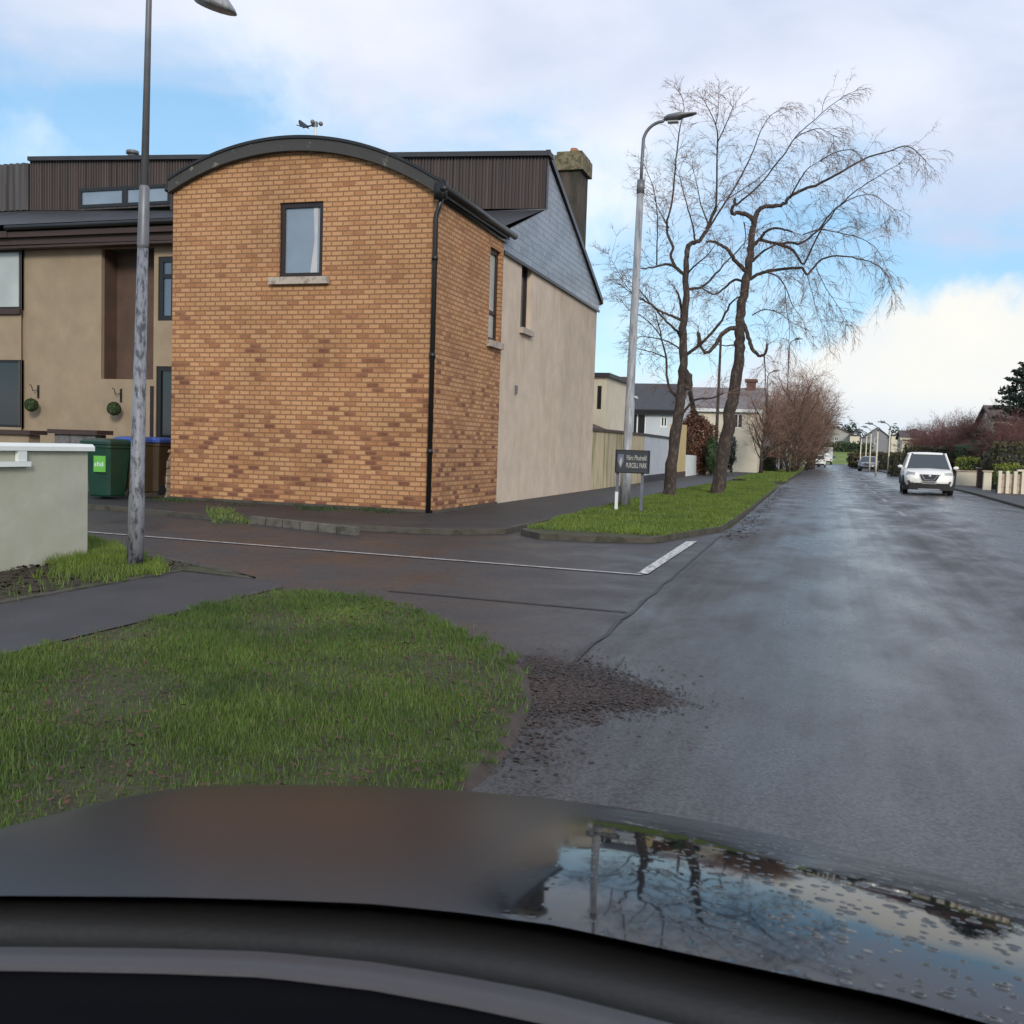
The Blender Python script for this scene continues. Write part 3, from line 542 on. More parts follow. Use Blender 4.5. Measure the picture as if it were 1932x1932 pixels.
# render gable wall, gable plane slightly behind the brick
XG=X0-.04; YB=PX(1112,900,XG).y+.2; YB=31.35
zf=PX(955,478,XG).z; zb=PX(1128,588,XG).z
w2=(PX(983,560,XG).y-YE,PX(1002,560,XG).y-YE,PX(993,622,XG).z,PX(993,500,XG).z)
g=MB(); Lg=YB-YE; wall(g,(XG,YE),(0,1),Lg,-.1,lambda s:5.72,[w2],(1,0),.2)
g.add([(XG,YB,-.1),(XG-13,YB,-.1),(XG-13,YB,5.7),(XG,YB,5.7)],[(0,1,2,3)])
g.build('render_wall',M['render'],H)
window(H,(XG,YE),(0,1),(1,0),w2,.16,M['darkbrown'],M['panedark'],.07,sill=.06)
# slate gable: polygon in plane X
pts=[(YE-.1,5.72),(YB+.1,5.72),(YB+.25,PX(1131,562,XG).z-.05),(25.15,8.62),(25.0,7.38),(YE,6.15),(YE-.1,6.05)]
g=MB(); g.extr([(XG+.03,y,z) for y,z in pts],(-.05,0,0)); g.build('slate_gable',M['slate'],H)
g=MB(); g.extr([(XG+.07,YE,5.68),(XG+.07,YB+.1,5.68),(XG+.07,YB+.1,5.75),(XG+.07,YE,5.75)],(-.05,0,0)); 
a=Vector((XG+.1,YB+.42,5.98)); bq=Vector((XG+.1,25.02,8.74)); up=Vector((0,0,.16))
g.extr([a,bq,bq+up,a+up],(-.12,0,0)); g.build('verge_trim',M['black'],H)
# roofs: back slope, front apron, dormer
LX=-25.0
def zl_(x,zr_,dz=.28): return zr_+dz*(XG-x)/13.
g=MB(); g.add([(XG+.05,25.05,8.78),(XG+.05,YB+.4,5.95),(LX,YB+.4,5.95),(LX,25.05,9.1)],[(0,1,2,3)])
g.add([(XG,25.04,7.42),(LX,25.04,7.7),(LX,YT-.45,6.15),(XG,YT-.35,6.12)],[(0,1,2,3)]); g.build('roof',M['roofdark'],H)
def ribbed(mb,xa,xb,y,z0a,z1a,z0b,z1b,pitch=.09,dep=.035):
    n=int(abs(xb-xa)/pitch); 
    for i in range(n):
        t0=i/n; t1=(i+1)/n; tm=(i+.5)/n; 
        P=[]
        for tt,dy in ((t0,0),(t0+.18/n,-dep),(t0+.55/n,-dep),(t0+.73/n,0),(t1,0)):
            x=xa+(xb-xa)*tt; P.append(((x,y+dy,z0a+(z0b-z0a)*tt),(x,y+dy,z1a+(z1b-z1a)*tt)))
        vs=[p for q in P for p in q]; mb.add(vs,[(2*k,2*k+2,2*k+3,2*k+1) for k in range(4)])
YD=25.0
tR=PY(1034,296,YD).z; tL=PY(60,305,YD).z; tM=PY(760,299,YD).z
xw0=PY(150,371,YD).x; xM=PY(57,350,YD).x
g=MB()
# right run behind the barrel roof to the left end of the house
zb0=PY(60,397,YD).z; zb1=PY(1030,394,YD).z
def zt(x): return tL+(tR-tL)*(x-xM)/(XG-xM)
def zbm(x): return zb0+(zb1-zb0)*(x-xM)/(XG-xM)
xw1=PY(322,371,YD).x; wz0=PY(235,389,YD).z; wz1=PY(235,352,YD).z
ribbed(g,xM,xw0,YD,zbm(xM),zt(xM),zbm(xw0),zt(xw0)); ribbed(g,xw1,XG+.05,YD,zbm(xw1),zt(xw1),zbm(XG),zt(XG)); ribbed(g,xw0,xw1,YD,wz1,zt(xw0),wz1,zt(xw1))
g.box((xw0,YD,zbm(xw0)),(xw1,YD+.03,wz0)); g.add([(XG+.05,YD-.03,zb1),(XG+.05,YD+.15,zb1),(XG+.05,YD+.15,tR),(XG+.05,YD-.03,tR)],[(0,1,2,3)])
g.build('dormer_cladding',M['rib'],H)
g=MB(); g.extr([(XG+.12,YD-.14,tR),(XG+.12,YD+.3,tR),(XG+.12,YD+.3,tR+.12),(XG+.12,YD-.14,tR+.12)],(xM-XG-.1,0,tL-tR)); g.build('dormer_fascia',M['roofdark'],H)
g=MB(); g.box((XG-6,YD-.02,zb1-.14),(XG+.03,YD+.02,zb1-.003)); g.build('dormer_flashing',M['steel'],H)
window(H,(xw0,YD),(1,0),(0,-1),(0,PY(236,371,YD).x-xw0,wz0,wz1),.02,M['black'],M['paneblue'],.09,sill=None)
window(H,(xw0,YD),(1,0),(0,-1),(PY(236,371,YD).x-xw0,xw1-xw0,wz0,wz1),.02,M['black'],M['paneblue'],.09)
g=MB(); v=PY(250,298,28); g.tube([(v.x,28,8.8),(v.x,28,v.z+.15)],.14,10); g.tube([(v.x,28,v.z+.12),(v.x,28,v.z+.22)],.2,10); g.build('flue_pipe',M['steel'],H,True)
# eaves of the tan front
xb=PY(42,500,YT).x
e0=PY(190,418,YT-.5).z; e1=PY(190,441,YT-.5).z; e2=PY(190,467,YT-.1).z
g=MB(); g.box((xb,YT-.50,e1),(XL,YT-.38,e0-.16)); g.box((xb,YT-.38,e2),(XL,YT-.05,e1)); g.build('fascia_board',M['brownwood'],H)
g=MB(); g.tube([(xb,YT-.56,e0-.07),(XL,YT-.56,e0-.07)],.07,10); g.build('eaves_gutter',M['black'],H,True)
g=MB(); g.add([(xM,YT-.6,e0),(XL,YT-.6,e0),(XL,YD,zbm(XL)-.01),(xM,YD,zbm(xM)-.01)],[(0,1,2,3)]); g.build('lower_roof',M['roofdark'],H)
# tan wall with recess
rx0=PY(191,600,YT).x; rx1=PY(290,600,YT).x; rz0=PY(200,715,YT).z; wx0=PY(298,540,YT).x; wx1=PY(352,540,YT).x; wz_0=PY(310,605,YT).z; wz_1=PY(310,484,YT).z
dx0=PY(294,750,YT).x; dx1=PY(346,750,YT).x; dz1=PY(310,691,YT).z
hs=[(rx0-xb,rx1-xb,rz0,e2-.01),(wx0-xb,wx1-xb,wz_0,wz_1),(dx0-xb,dx1-xb,0.25,dz1)]
g=MB(); wall(g,(xb,YT),(1,0),XL-xb,-.1,lambda s:e2+.05,hs[:1],(0,-1),.55)
# replace by full-hole wall (three holes)
g=MB(); wall(g,(xb,YT),(1,0),XL-xb,-.1,lambda s:e2+.05,hs,(0,-1),.12); g.build('tan_wall',M['tan'],H)
g=MB(); g.box((rx0-.02,YT+.6,rz0-.02),(rx1+.02,YT+.66,e2+.03)); g.box((rx0-.06,YT+.005,rz0-.05),(rx0-.003,YT+.6,e2+.03)); g.box((rx1+.003,YT+.005,rz0-.05),(rx1+.05,YT+.6,e2+.03)); g.box((rx0-.003,YT+.12,rz0-.05),(rx1+.003,YT+.6,rz0-.004)); g.build('recess_panel',M['tandark'],H)
window(H,(xb,YT),(1,0),(0,-1),hs[1],.08,M['black'],M['pane'],.13,bars=((wx0+wx1)/2-xb,),hbars=(wz_0+(wz_1-wz_0)*.7,))
window(H,(xb,YT),(1,0),(0,-1),hs[2],.08,M['black'],M['panedark'],.12,name='door')
g=MB(); g.box((dx0-.16,YT-.02,.2),(dx0-.06,YT-.002,dz1-.5)); g.build('door_trim',M['darkbrown'],H)
# chimney
c0=PX(1045,400,XG); 
g=MB(); cy0=26.6; cy1=28.2; cb=MB(); xC0=XG-.95; xC1=XG-.25
def ypx(u,v,X): return PX(u,v,X).y
xC1=XG-.04; cy0=PX(1092,400,xC1).y; cy1=PX(1107,400,xC1).y; xC0=PY(1050,400,cy0).x; zt0=PY(1070,322,cy0).z; zt1=PY(1070,293,cy0).z
cb.box((xC0,cy0,6.0),(xC1,cy1,zt0)); co=cb.build('chimney',M['chim'],H)
cb=MB(); cb.box((xC0-.1,cy0-.1,zt0+.002),(xC1+.1,cy1+.1,zt1)); cb.box((xC0-.04,cy0-.05,zt1+.002),(xC1+.04,cy1+.05,zt1+.10)); cb.build('chimney_cap',M['chimcap'],co)
cb=MB(); 
for yy in ((cy0+cy1)/2,): cb.tube([((xC0+xC1)/2+.1,yy,zt1+.1),((xC0+xC1)/2,yy,zt1+.22),((xC0+xC1)/2,yy,zt1+.32)],[.12,.15,.1],10)
cb.build('chimney_pot',M['terra'],co)
cb=MB(); p=PX(972,735,XG); cb.box((XG+.002,p.y-.05,p.z-.1),(XG+.05,p.y+.05,p.z+.1)); cb.build('wall_vent',M['steel'],H)
# weather instrument on the arched roof
p=PY(595,258,17.9); yw=17.9; zb_=arc(p.x)+.27; zc=PY(595,236,yw).z
W_=thing('weather_station','small weather station with dark tail fin on top of the arched roof','weather station',(p.x,yw,zb_-.03))
g=MB(); g.tube([(p.x,yw,zb_-.03),(p.x,yw,zc)],.028,8); g.build('mast',M['white'],W_)
def wp_(u,v): q=PY(u,v,yw); return (q.x,yw-.01,q.z)
g=MB(); g.tube([wp_(572,241),wp_(584,238),wp_(595,236)],.016,6); g.extr([wp_(563,229),wp_(566,226),wp_(581,237),wp_(583,243),wp_(577,241),wp_(566,239)],(0,.025,0)); g.tube([wp_(560,236),wp_(574,240)],.010,5); g.build('wind_vane',M['cardark'],W_)
g=MB(); c_=Vector((p.x,yw,zc+.03))
for a in range(3):
    q=Vector((math.cos(a*2.1+.4)*.10,math.sin(a*2.1+.4)*.10,0)); g.sphere(c_+q,.045,8,6); g.tube([c_,c_+q],.010,5)
g.tube([c_-Vector((0,0,.06)),c_+Vector((0,0,.03))],.045,8); g.build('anemometer_cups',M['steel'],W_)
# neighbour house at the left edge
NH=thing('terraced_house','tan terraced house at left edge with wide upper window and faded ribbed roof','house',(-24,21.6,0))
xn=PY(-260,500,YT).x; yn=YT-.12
h1=(PY(-60,520,yn).x-xn,PY(40,520,yn).x-xn,PY(20,583,yn).z,PY(20,471,yn).z); h2=(PY(-60,700,yn).x-xn,PY(40,740,yn).x-xn,PY(20,806,yn).z,PY(20,679,yn).z)
g=MB(); wall(g,(xn,yn),(1,0),xb-xn,-.1,lambda s:e2+.03,[h1,h2],(0,-1),.1); g.add([(xb,yn,-.1),(xb,YT,-.1),(xb,YT,e2),(xb,yn,e2)],[(0,1,2,3)]); g.build('tan_wall',M['tan'],NH)
window(NH,(xn,yn),(1,0),(0,-1),h1,.06,M['black'],M['panepale'],.06,sill=.02,sillm=M['brownwood']); window(NH,(xn,yn),(1,0),(0,-1),h2,.06,M['black'],M['panedark'],.06,name='door')
g=MB(); g.box((xn,YT-.52,e1),(xb-.003,YT-.38,e0-.14)); g.box((xn,YT-.38,e2),(xb-.003,YT-.13,e1)); g.build('fascia_board',M['brownwood'],NH)
g=MB(); ribbed(g,xn-4,xM-.02,YD-.05,zb0,tL-.05,zb0,tL-.05,.22,.07); g.build('roof_cladding',M['ribpale'],NH)
g=MB(); g.add([(xn-6,YT-.6,e0),(xM-.01,YT-.6,e0),(xM-.01,YD-.05,zb0-.02),(xn-6,YD-.05,zb0-.02)],[(0,1,2,3)]); g.add([(xn-4,YD,tL-.05),(xM-.02,YD,tL-.05),(xM-.02,YB,6),(xn-4,YB,6)],[(0,1,2,3)]); g.build('roof',M['roofdark'],NH)
# hanging topiary balls with brackets
for i,(u,v,lab) in enumerate(((59,764,'round topiary ball hanging from wall bracket nearer the left house door'),(215,771,'round topiary ball hanging below brown recess behind the lamp post'))):
    yb_=YT-.30; q=PY(u,v,yb_); T=thing('hanging_topiary',lab,'hanging plant',(q.x,yb_,q.z),'hanging topiary balls on the tan wall')
    rg=np.random.default_rng(40+i); d=rg.normal(size=(1500,3)); d/=np.linalg.norm(d,axis=1)[:,None]; cs=np.array([q.x,yb_,q.z])+d*(.17*rg.uniform(.75,1,1500)**.4)[:,None]
    v_,f_=scatter_faces(cs,.022,d*1.0,1,i); npobj('foliage',v_,f_,M['topiary'],T)
    bxx=PY(u+14,v-25,YT).x; bz=PY(u+14,v-25,YT).z; g=MB(); g.box((bxx-.025,YT-.03,bz-.17),(bxx+.025,YT-.002,bz+.17)); 
    g.tube([(bxx,YT-.03,bz+.05),(bxx-.08,YT-.12,bz+.02),(q.x,yb_,bz+.14)],.011,6); g.tube([(q.x,yb_,bz+.14),(q.x-.06,yb_,bz+.17)],.011,6); g.tube([(bxx,YT-.03,bz-.08),(q.x+.1,yb_+.1,bz+.09)],.008,6); g.build('bracket',M['black'],T)
    g=MB(); g.tube([(q.x,yb_,bz+.14),(q.x,yb_,q.z+.1)],.004,4); g.build('chain',M['steel'],T)
# garden walls in the drive
for (ua,ub,yy,lab,mm) in ((-200,54,18.6,'low tan garden wall with dark cap behind grey wall, at left edge',M['tan']),(103,180,18.9,'short grey garden wall with dark cap left of the bins',M['palegrey'])):
    a=PY(ua,812,yy); b2=PY(ub,812,yy); T=thing('garden_wall',lab,'garden wall',(a.x,yy,0)); g=MB(); g.box((a.x,yy,-.05),(b2.x,yy+.35,b2.z-.1)); g.build('wall_body',mm if mm!=M['palegrey'] else stained('grey_wall',(.16,.155,.15),(.06,.06,.07),(2,2,2),(.48,.6)),T)
    g=MB(); g.box((a.x-.12,yy-.1,b2.z-.097),(b2.x+.12,yy+.45,b2.z)); g.build('coping',M['brownwood'],T)
# ------------------------------------------------------------------ bins
def wheelie(loc,rz,body,lid,label,sticker=False,hs_=1.0):
    T=thing('wheelie_bin',label,'wheelie bin',loc,'wheelie bins beside the brick extension'); T['_w']=(0,0,0)
    g=MB(); rings=[]
    for z,wx,wy in ((.05,.21,.24),(.08,.225,.26),(.5,.25,.29),(.93,.28,.34),(.94,.30,.36),(1.0,.30,.36)):
        r=.05; rings.append([(sx*(wx-a),sy*(wy-b),z) for sx,sy,a,b in ((-1,-1,0,r),(-1,-1,r,0),(1,-1,r,0),(1,-1,0,r),(1,1,0,r),(1,1,r,0),(-1,1,r,0),(-1,1,0,r))])
    g.loft(rings); g.build('body',body,T)
    g=MB(); rings=[]
    for z,k in ((1.003,1.04),(1.05,1.04),(1.085,.92),(1.10,.6)): rings.append([(sx*(.31*k-a),sy*(.375*k-b)-.01,z) for sx,sy,a,b in ((-1,-1,0,.05),(-1,-1,.05,0),(1,-1,.05,0),(1,-1,0,.05),(1,1,0,.05),(1,1,.05,0),(-1,1,.05,0),(-1,1,0,.05))])
    g.loft(rings); g.build('lid',lid,T)
    for s in (-1,1):
        g=MB(); g.tube([(s*.27,.27,.1),(s*.31,.27,.1)],.1,14); g.build('wheel',M['rubber'],T)
    g=MB(); g.tube([(-.25,.40,.97),(.25,.40,.97)],.018,8); g.build('handle',body,T)
    if sticker:
        g=MB(); g.box((-.03,-.352,.50),(.21,-.325,.79)); st_=g.build('sticker',M['sticker'],T); g=MB(); 
        for k in range(4): g.box((-.01+k*.05,-.3545,.60),(.025+k*.05,-.353,.66+.02*(k%2)))
        g.build('sticker_print',M['stickerw'],st_)
    T.location=loc; T.rotation_euler=(0,0,rz); T.scale=(1.1,1.1,1.1); return T
bz=.07
a=G(196,941,bz); wheelie((a.x,a.y+.1,bz),.05,M['binG'],M['binG'],'dark green wheelie bin with bright green sticker','x'==  'x')
a=G(245,940,bz); wheelie((a.x,a.y+.3,bz+.06),-.08,M['binB'],M['blue'],'brown wheelie bin with blue lid, half behind the near lamp post')
a=G(272,939,bz); wheelie((a.x,a.y+.3,bz+.06),.12,M['binB'],M['blue'],'brown wheelie bin with blue lid beside the pale stone pillar')
a=G(178,936,bz); wheelie((a.x-.15,a.y+.7,bz),.3,M['cardark'],M['cardark'],'near-black wheelie bin behind the green bin with the sticker')
a=G(313,938,.07); T=thing('stone_pillar','pale stacked stone pillar with sloped pinkish top against brick corner','pillar',(a.x,a.y,0))
tp=PY(315,840,a.y).z
g=MB(); z=.05
for k in range(6):
    zz_=z+(tp-.2)/6; o=R.uniform(-.02,.02); g.box((a.x-.11+o,a.y-.12,z),(a.x+.11+o,a.y+.14,zz_-.012)); z=zz_
g.extr([(a.x-.11,a.y-.12,z),(a.x+.12,a.y-.12,z),(a.x+.12,a.y-.12,z+.06),(a.x-.02,a.y-.12,z+.17),(a.x-.11,a.y-.12,z+.13)],(0,.26,0)); g.build('stone_block',M['stone'],T)
# kerb stones in front of the brick wall
T=MB(); a=G(470,978,.08); b2=G(672,1000,.08)
for i in range(6):
    p=a.lerp(b2,i/6+.004); q=a.lerp(b2,(i+1)/6-.006); T.extr([(p.x,p.y,-.02),(q.x,q.y,-.02),(q.x,q.y,.115),(p.x,p.y,.115)],(0,.13,0))
o=T.build('kerb_stones',stained('pale_kerb',(.14,.125,.105),(.05,.05,.032),(3,3,3),(.45,.65)),None); o['kind']='structure'
# ------------------------------------------------------------------ near painted block wall
XW=-7.5; yE=PX(165,1000,XW).y; 
T=thing('block_wall','sage painted block wall with white coping at left of lamp post','boundary wall',(XW,yE,0))
zt_=PX(165,838,XW).z
y0_=2.0
# inset opening with white surround near the left frame edge
oy1=PX(28,865,XW).y; oy0=oy1-1.6; oz0=PX(14,866,XW).z; oz1=PX(14,845,XW).z
g=MB(); g.box((XW-.22,y0_,-.05),(XW,yE,zt_-.074)); g.build('wall_body',stained('sage_painted_wall',(.43,.43,.36),(.35,.36,.27),(1,1,1),(.4,.7)),T)
g=MB(); pr=[(XW-.28,zt_-.072),(XW+.05,zt_-.072),(XW+.05,zt_-.03),(XW+.02,zt_),(XW-.25,zt_),(XW-.28,zt_-.03)]
for ya,yb2 in ((y0_,7.2),(7.206,yE-.55),(yE-.544,yE+.05)): g.extr([(x,ya,z) for x,z in pr],(0,yb2-ya,0))
g.build('coping',M['white'],T)
yb1=PX(47,860,XW).y; yb0=PX(28,860,XW).y; g=MB(); zb2=PX(30,880,XW).z
g.box((XW+.003,yb0,zb2+.05),(XW+.045,yb1-.02,zt_-.074)); g.box((XW+.003,y0_,zb2),(XW+.06,yb1+.02,zb2+.048)); g.build('white_surround',M['white'],T)
g=MB(); dd=PX(45,1100,XW); g.tube([(XW+.35,6.6,.06),(XW+.35,6.6,.20)],.05,8); 
# ------------------------------------------------------------------ street lamps
def swan_lamp(loc,h1,h2,reach,rb,rt,label,zs,dirx=1,mats=None,headlen=.75,name='street_lamp',bend=.45,hz=0):
    ma=mats or M['galv']; T=thing(name,label,'street lamp',loc,'tall street lamps'); x,y,z=loc
    g=MB(); g.tube([(x,y,z-.05),(x,y,z+.9),(x,y,z+.95),(x,y,z+zs)],[rb,rb,rb*.86,rb*.62],14); g.build('pole',ma,T,True)
    g=MB(); g.tube([(x,y,z+zs-.02),(x,y,z+zs+.28)],rb*.72,12); g.build('collar',M['steel'],T,True)
    pts=[(x,y,z+zs+.2),(x,y,z+h1-bend*2)]
    for k in range(1,9):
        a_=k/8*math.pi/2; pts.append((x+dirx*bend*(1-math.cos(a_)),y,z+h1-bend+bend*math.sin(a_)+ (k/8)*(h2-h1)*.5))
    pts.append((x+dirx*(reach-headlen),y,z+h2)); g=MB(); g.tube(pts,rt,8); g.build('arm',M['steel'],T,True)
    xh=x+dirx*(reach-headlen); g=MB(); rings=[]
    for t_,ww,hh in ((0,.05,.04),(.12,.13,.075),(.5,.15,.085),(.6,.13,.05),(.85,.11,.035),(1,.05,.02)):
        cx_=xh+dirx*t_*headlen; rings.append([(cx_,y+math.cos(q)*ww,z+h2+.03+hz*t_+math.sin(q)*hh) for q in [2*math.pi*j/10 for j in range(10)]])
    g.loft(rings); ho=g.build('lamp_head',M['steel'],T,True); g=MB(); g.box((xh+dirx*.12*headlen,y-.09,z+h2-.07),(xh+dirx*.45*headlen,y+.09,z+h2-.045)); g.build('lamp_lens',M['panepale'],ho)
    g=MB(); g.tube([(xh+dirx*.55*headlen,y,z+h2+.06),(xh+dirx*.55*headlen,y,z+h2+.2)],.03,8); g.build('photocell',M['panepale'],ho)
    return T
b_=G(1178,955,.08); t_=PY(1208,228,b_.y); zs_=PY(1202,345,b_.y).z
S2=swan_lamp((b_.x,b_.y,.08),t_.z-.15,PY(1250,226,b_.y).z-.08,PY(1305,220,b_.y).x-b_.x,.125,.038,'tall grey street lamp with curved arm behind the street name sign',zs_-.3,hz=.08,headlen=.72,bend=.42)
# lean like the photographed one (a degree or so)
S2.rotation_euler=(0,.012,0)
b_=G(255,1068,.06); x,y=b_.x,b_.y
T=thing('street_lamp','weathered grey street lamp with chipped paint standing in grass by the block wall','street lamp',(x,y,.06),'tall street lamps')
z4=PY(284,465,y).z; z5=PY(286,353,y).z; g=MB(); g.tube([(x,y,.0),(x,y,.75),(x,y,.8),(x,y,z4)],[.082,.080,.072,.052],16); g.build('pole',M['galvold'],T,True)
g=MB(); g.tube([(x,y,z4-.03),(x,y,z4+.02),(x,y,z5),(x,y,z5+.03)],[.05,.058,.05,.03],14); g.build('collar',M['steel'],T,True)
zt2=PY(298,-20,y).z; g=MB(); pts=[(x,y,z5),(x,y,zt2)]+[(x+.16*(1-math.cos(a_)),y,zt2+.3*math.sin(a_)) for a_ in (.5,1.0,1.57)]+[(x+.32,y,zt2+.28),(x+.42,y,zt2+.2)]; g.tube(pts,[.036]+[.028]*6,10) if False else g.tube(pts,[.038,.027]+[.025]*(len(pts)-2),10); g.build('arm',M['steel'],T,True)
hx=PY(385,5,y).x; zh=PY(385,24,y).z; g=MB(); rings=[]
for zz_,rr_ in ((0,.205),(.05,.20),(.13,.16),(.20,.10),(.26,.05)):
    rings.append([(hx+.02+math.cos(q)*rr_*1.05-zz_*.35,y+math.sin(q)*rr_*.8,zh+zz_+ -math.cos(q)*rr_*.30+.05) for q in [2*math.pi*j/14 for j in range(14)]])
g.loft(rings); g.build('lamp_head',M['galv'],T,True); T.rotation_euler=(0,.020,0)
def small_lamp(u,v,ytop,dirx,lab,mats=None,hh=None,z=.08,rb=.10,zk=.62):
    b_=G(u,v,z); h=PY(u,ytop,b_.y).z-z
    return swan_lamp((b_.x,b_.y,z),h-.1,h,1.0,rb,rb*.4,lab,h*zk,dirx,mats or M['galv'],.6)
small_lamp(1478,888,640,1,'tall grey street lamp on far left verge before the bare brown trees')
small_lamp(1440,886,700,1,'slim grey street lamp beside the balcony house, left side of road')
for k,(u,v,yt,lab) in enumerate(((1675,895,797,'nearest of the thin cream lamp posts on the right, beside white car'),(1652,895,800,'cream lamp post just left of the nearest one on the right'),(1640,888,806,'middle cream lamp post behind the grey parked car'),(1632,886,812,'second farthest cream lamp post on the right pavement'),(1622,884,818,'farthest cream lamp post on the right pavement'))):
    T=small_lamp(u,v,yt,-1,lab,M['pale'],rb=.075,zk=.86); T['group']='thin cream lamp posts on the right'
p=PY(1360,640,62); T=thing('utility_pole','thin dark utility pole standing between the two big birch trees','pole',(p.x,62,0)); g=MB(); g.tube([(p.x,62,0),(p.x,62,p.z)],[.11,.07],8); g.build('pole',M['bark'],T)
# ------------------------------------------------------------------ street name sign
ys_=21.2; sx0=PY(1161,870,ys_).x; sx1=PY(1226,870,ys_).x; sz0=PY(1193,893,ys_).z; sz1=PY(1193,849,ys_).z
SG=thing('street_name_sign','dark street name sign with crest and two lines of pale lettering','sign',((sx0+sx1)/2,ys_,.08))
g=MB(); g.box((sx0+.03,ys_-.012,sz0+.03),(sx1-.03,ys_+.012,sz1-.03)); pn=g.build('sign_panel',M['signbg'],SG)
g=MB(); g.box((sx0,ys_-.025,sz0),(sx1,ys_+.025,sz0+.028)); g.box((sx0,ys_-.025,sz1-.028),(sx1,ys_+.025,sz1)); g.box((sx0,ys_-.025,sz0+.03),(sx0+.028,ys_+.025,sz1-.03)); g.box((sx1-.028,ys_-.025,sz0+.03),(sx1,ys_+.025,sz1-.03)); g.build('sign_frame',M['black'],SG)
for k,(xx) in enumerate((sx0+.05,PY(1211,900,ys_).x)):
    g=MB(); g.box((xx-.028,ys_+.03,.05),(xx+.028,ys_+.085,sz0+.35)); g.build('post',M['signpost'],SG)
    if k==0:
        g=MB(); g.box((xx-.033,ys_+.022,.10),(xx+.033,ys_+.0295,.49)); g.box((xx-.036,ys_+.03,.10),(xx-.0285,ys_+.085,.49)); g.build('white_sleeve',M['white'],SG)
def text(body,x,y,z,size,m,parent,name,wd=None):
    cu=bpy.data.curves.new(name,'FONT'); cu.body=body; cu.size=size; cu.extrude=.002; cu.align_x='CENTER'; cu.align_y='CENTER'; cu.offset=.0015
    o=bpy.data.objects.new('tmp',cu); C.objects.link(o); bpy.context.view_layer.update(); dg=bpy.context.evaluated_depsgraph_get(); me=bpy.data.meshes.new_from_object(o.evaluated_get(dg)); bpy.data.objects.remove(o)
    xs_=[v.co.x for v in me.vertices]; wn=max(xs_)-min(xs_); k=(wd/wn) if wd else 1
    for v in me.vertices:
        v.co=Vector((x+v.co.x*k,y-v.co.z-.003,z+v.co.y))-Vector(parent['_w'])
    me.materials.clear(); me.materials.append(m); q=bpy.data.objects.new(name,me); C.objects.link(q); q.parent=parent; return q
lx=sx0+(sx1-sx0)*.62; lw=(sx1-sx0)*.60
text('Páirc Phuirséil',lx,ys_-.014,sz0+(sz1-sz0)*.66,.15,M['signtx'],pn if False else SG,'irish_lettering',lw*.95)
text('PURCELL PARK',lx,ys_-.014,sz0+(sz1-sz0)*.33,.15,M['signtx'],SG,'english_lettering',lw)
cxx=sx0+(sx1-sx0)*.16; cz=(sz0+sz1)/2; g=MB()
g.extr([(cxx-.06,ys_-.0125,cz+.15),(cxx-.07,ys_-.0125,cz+.02),(cxx-.03,ys_-.0125,cz-.10),(cxx,ys_-.0125,cz-.15),(cxx+.03,ys_-.0125,cz-.10),(cxx+.07,ys_-.0125,cz+.02),(cxx+.06,ys_-.0125,cz+.15)],(0,-.003,0)); g.build('crest',mat('crest_blue',(.14,.15,.22),.5,.3,30),SG)
g=MB(); g.extr([(cxx-.03,ys_-.0165,cz-.02),(cxx,ys_-.0165,cz-.12),(cxx+.035,ys_-.0165,cz+.02),(cxx+.01,ys_-.0165,cz+.10)],(0,-.003,0)); g.build('crest_emblem',M['signtx'],SG)
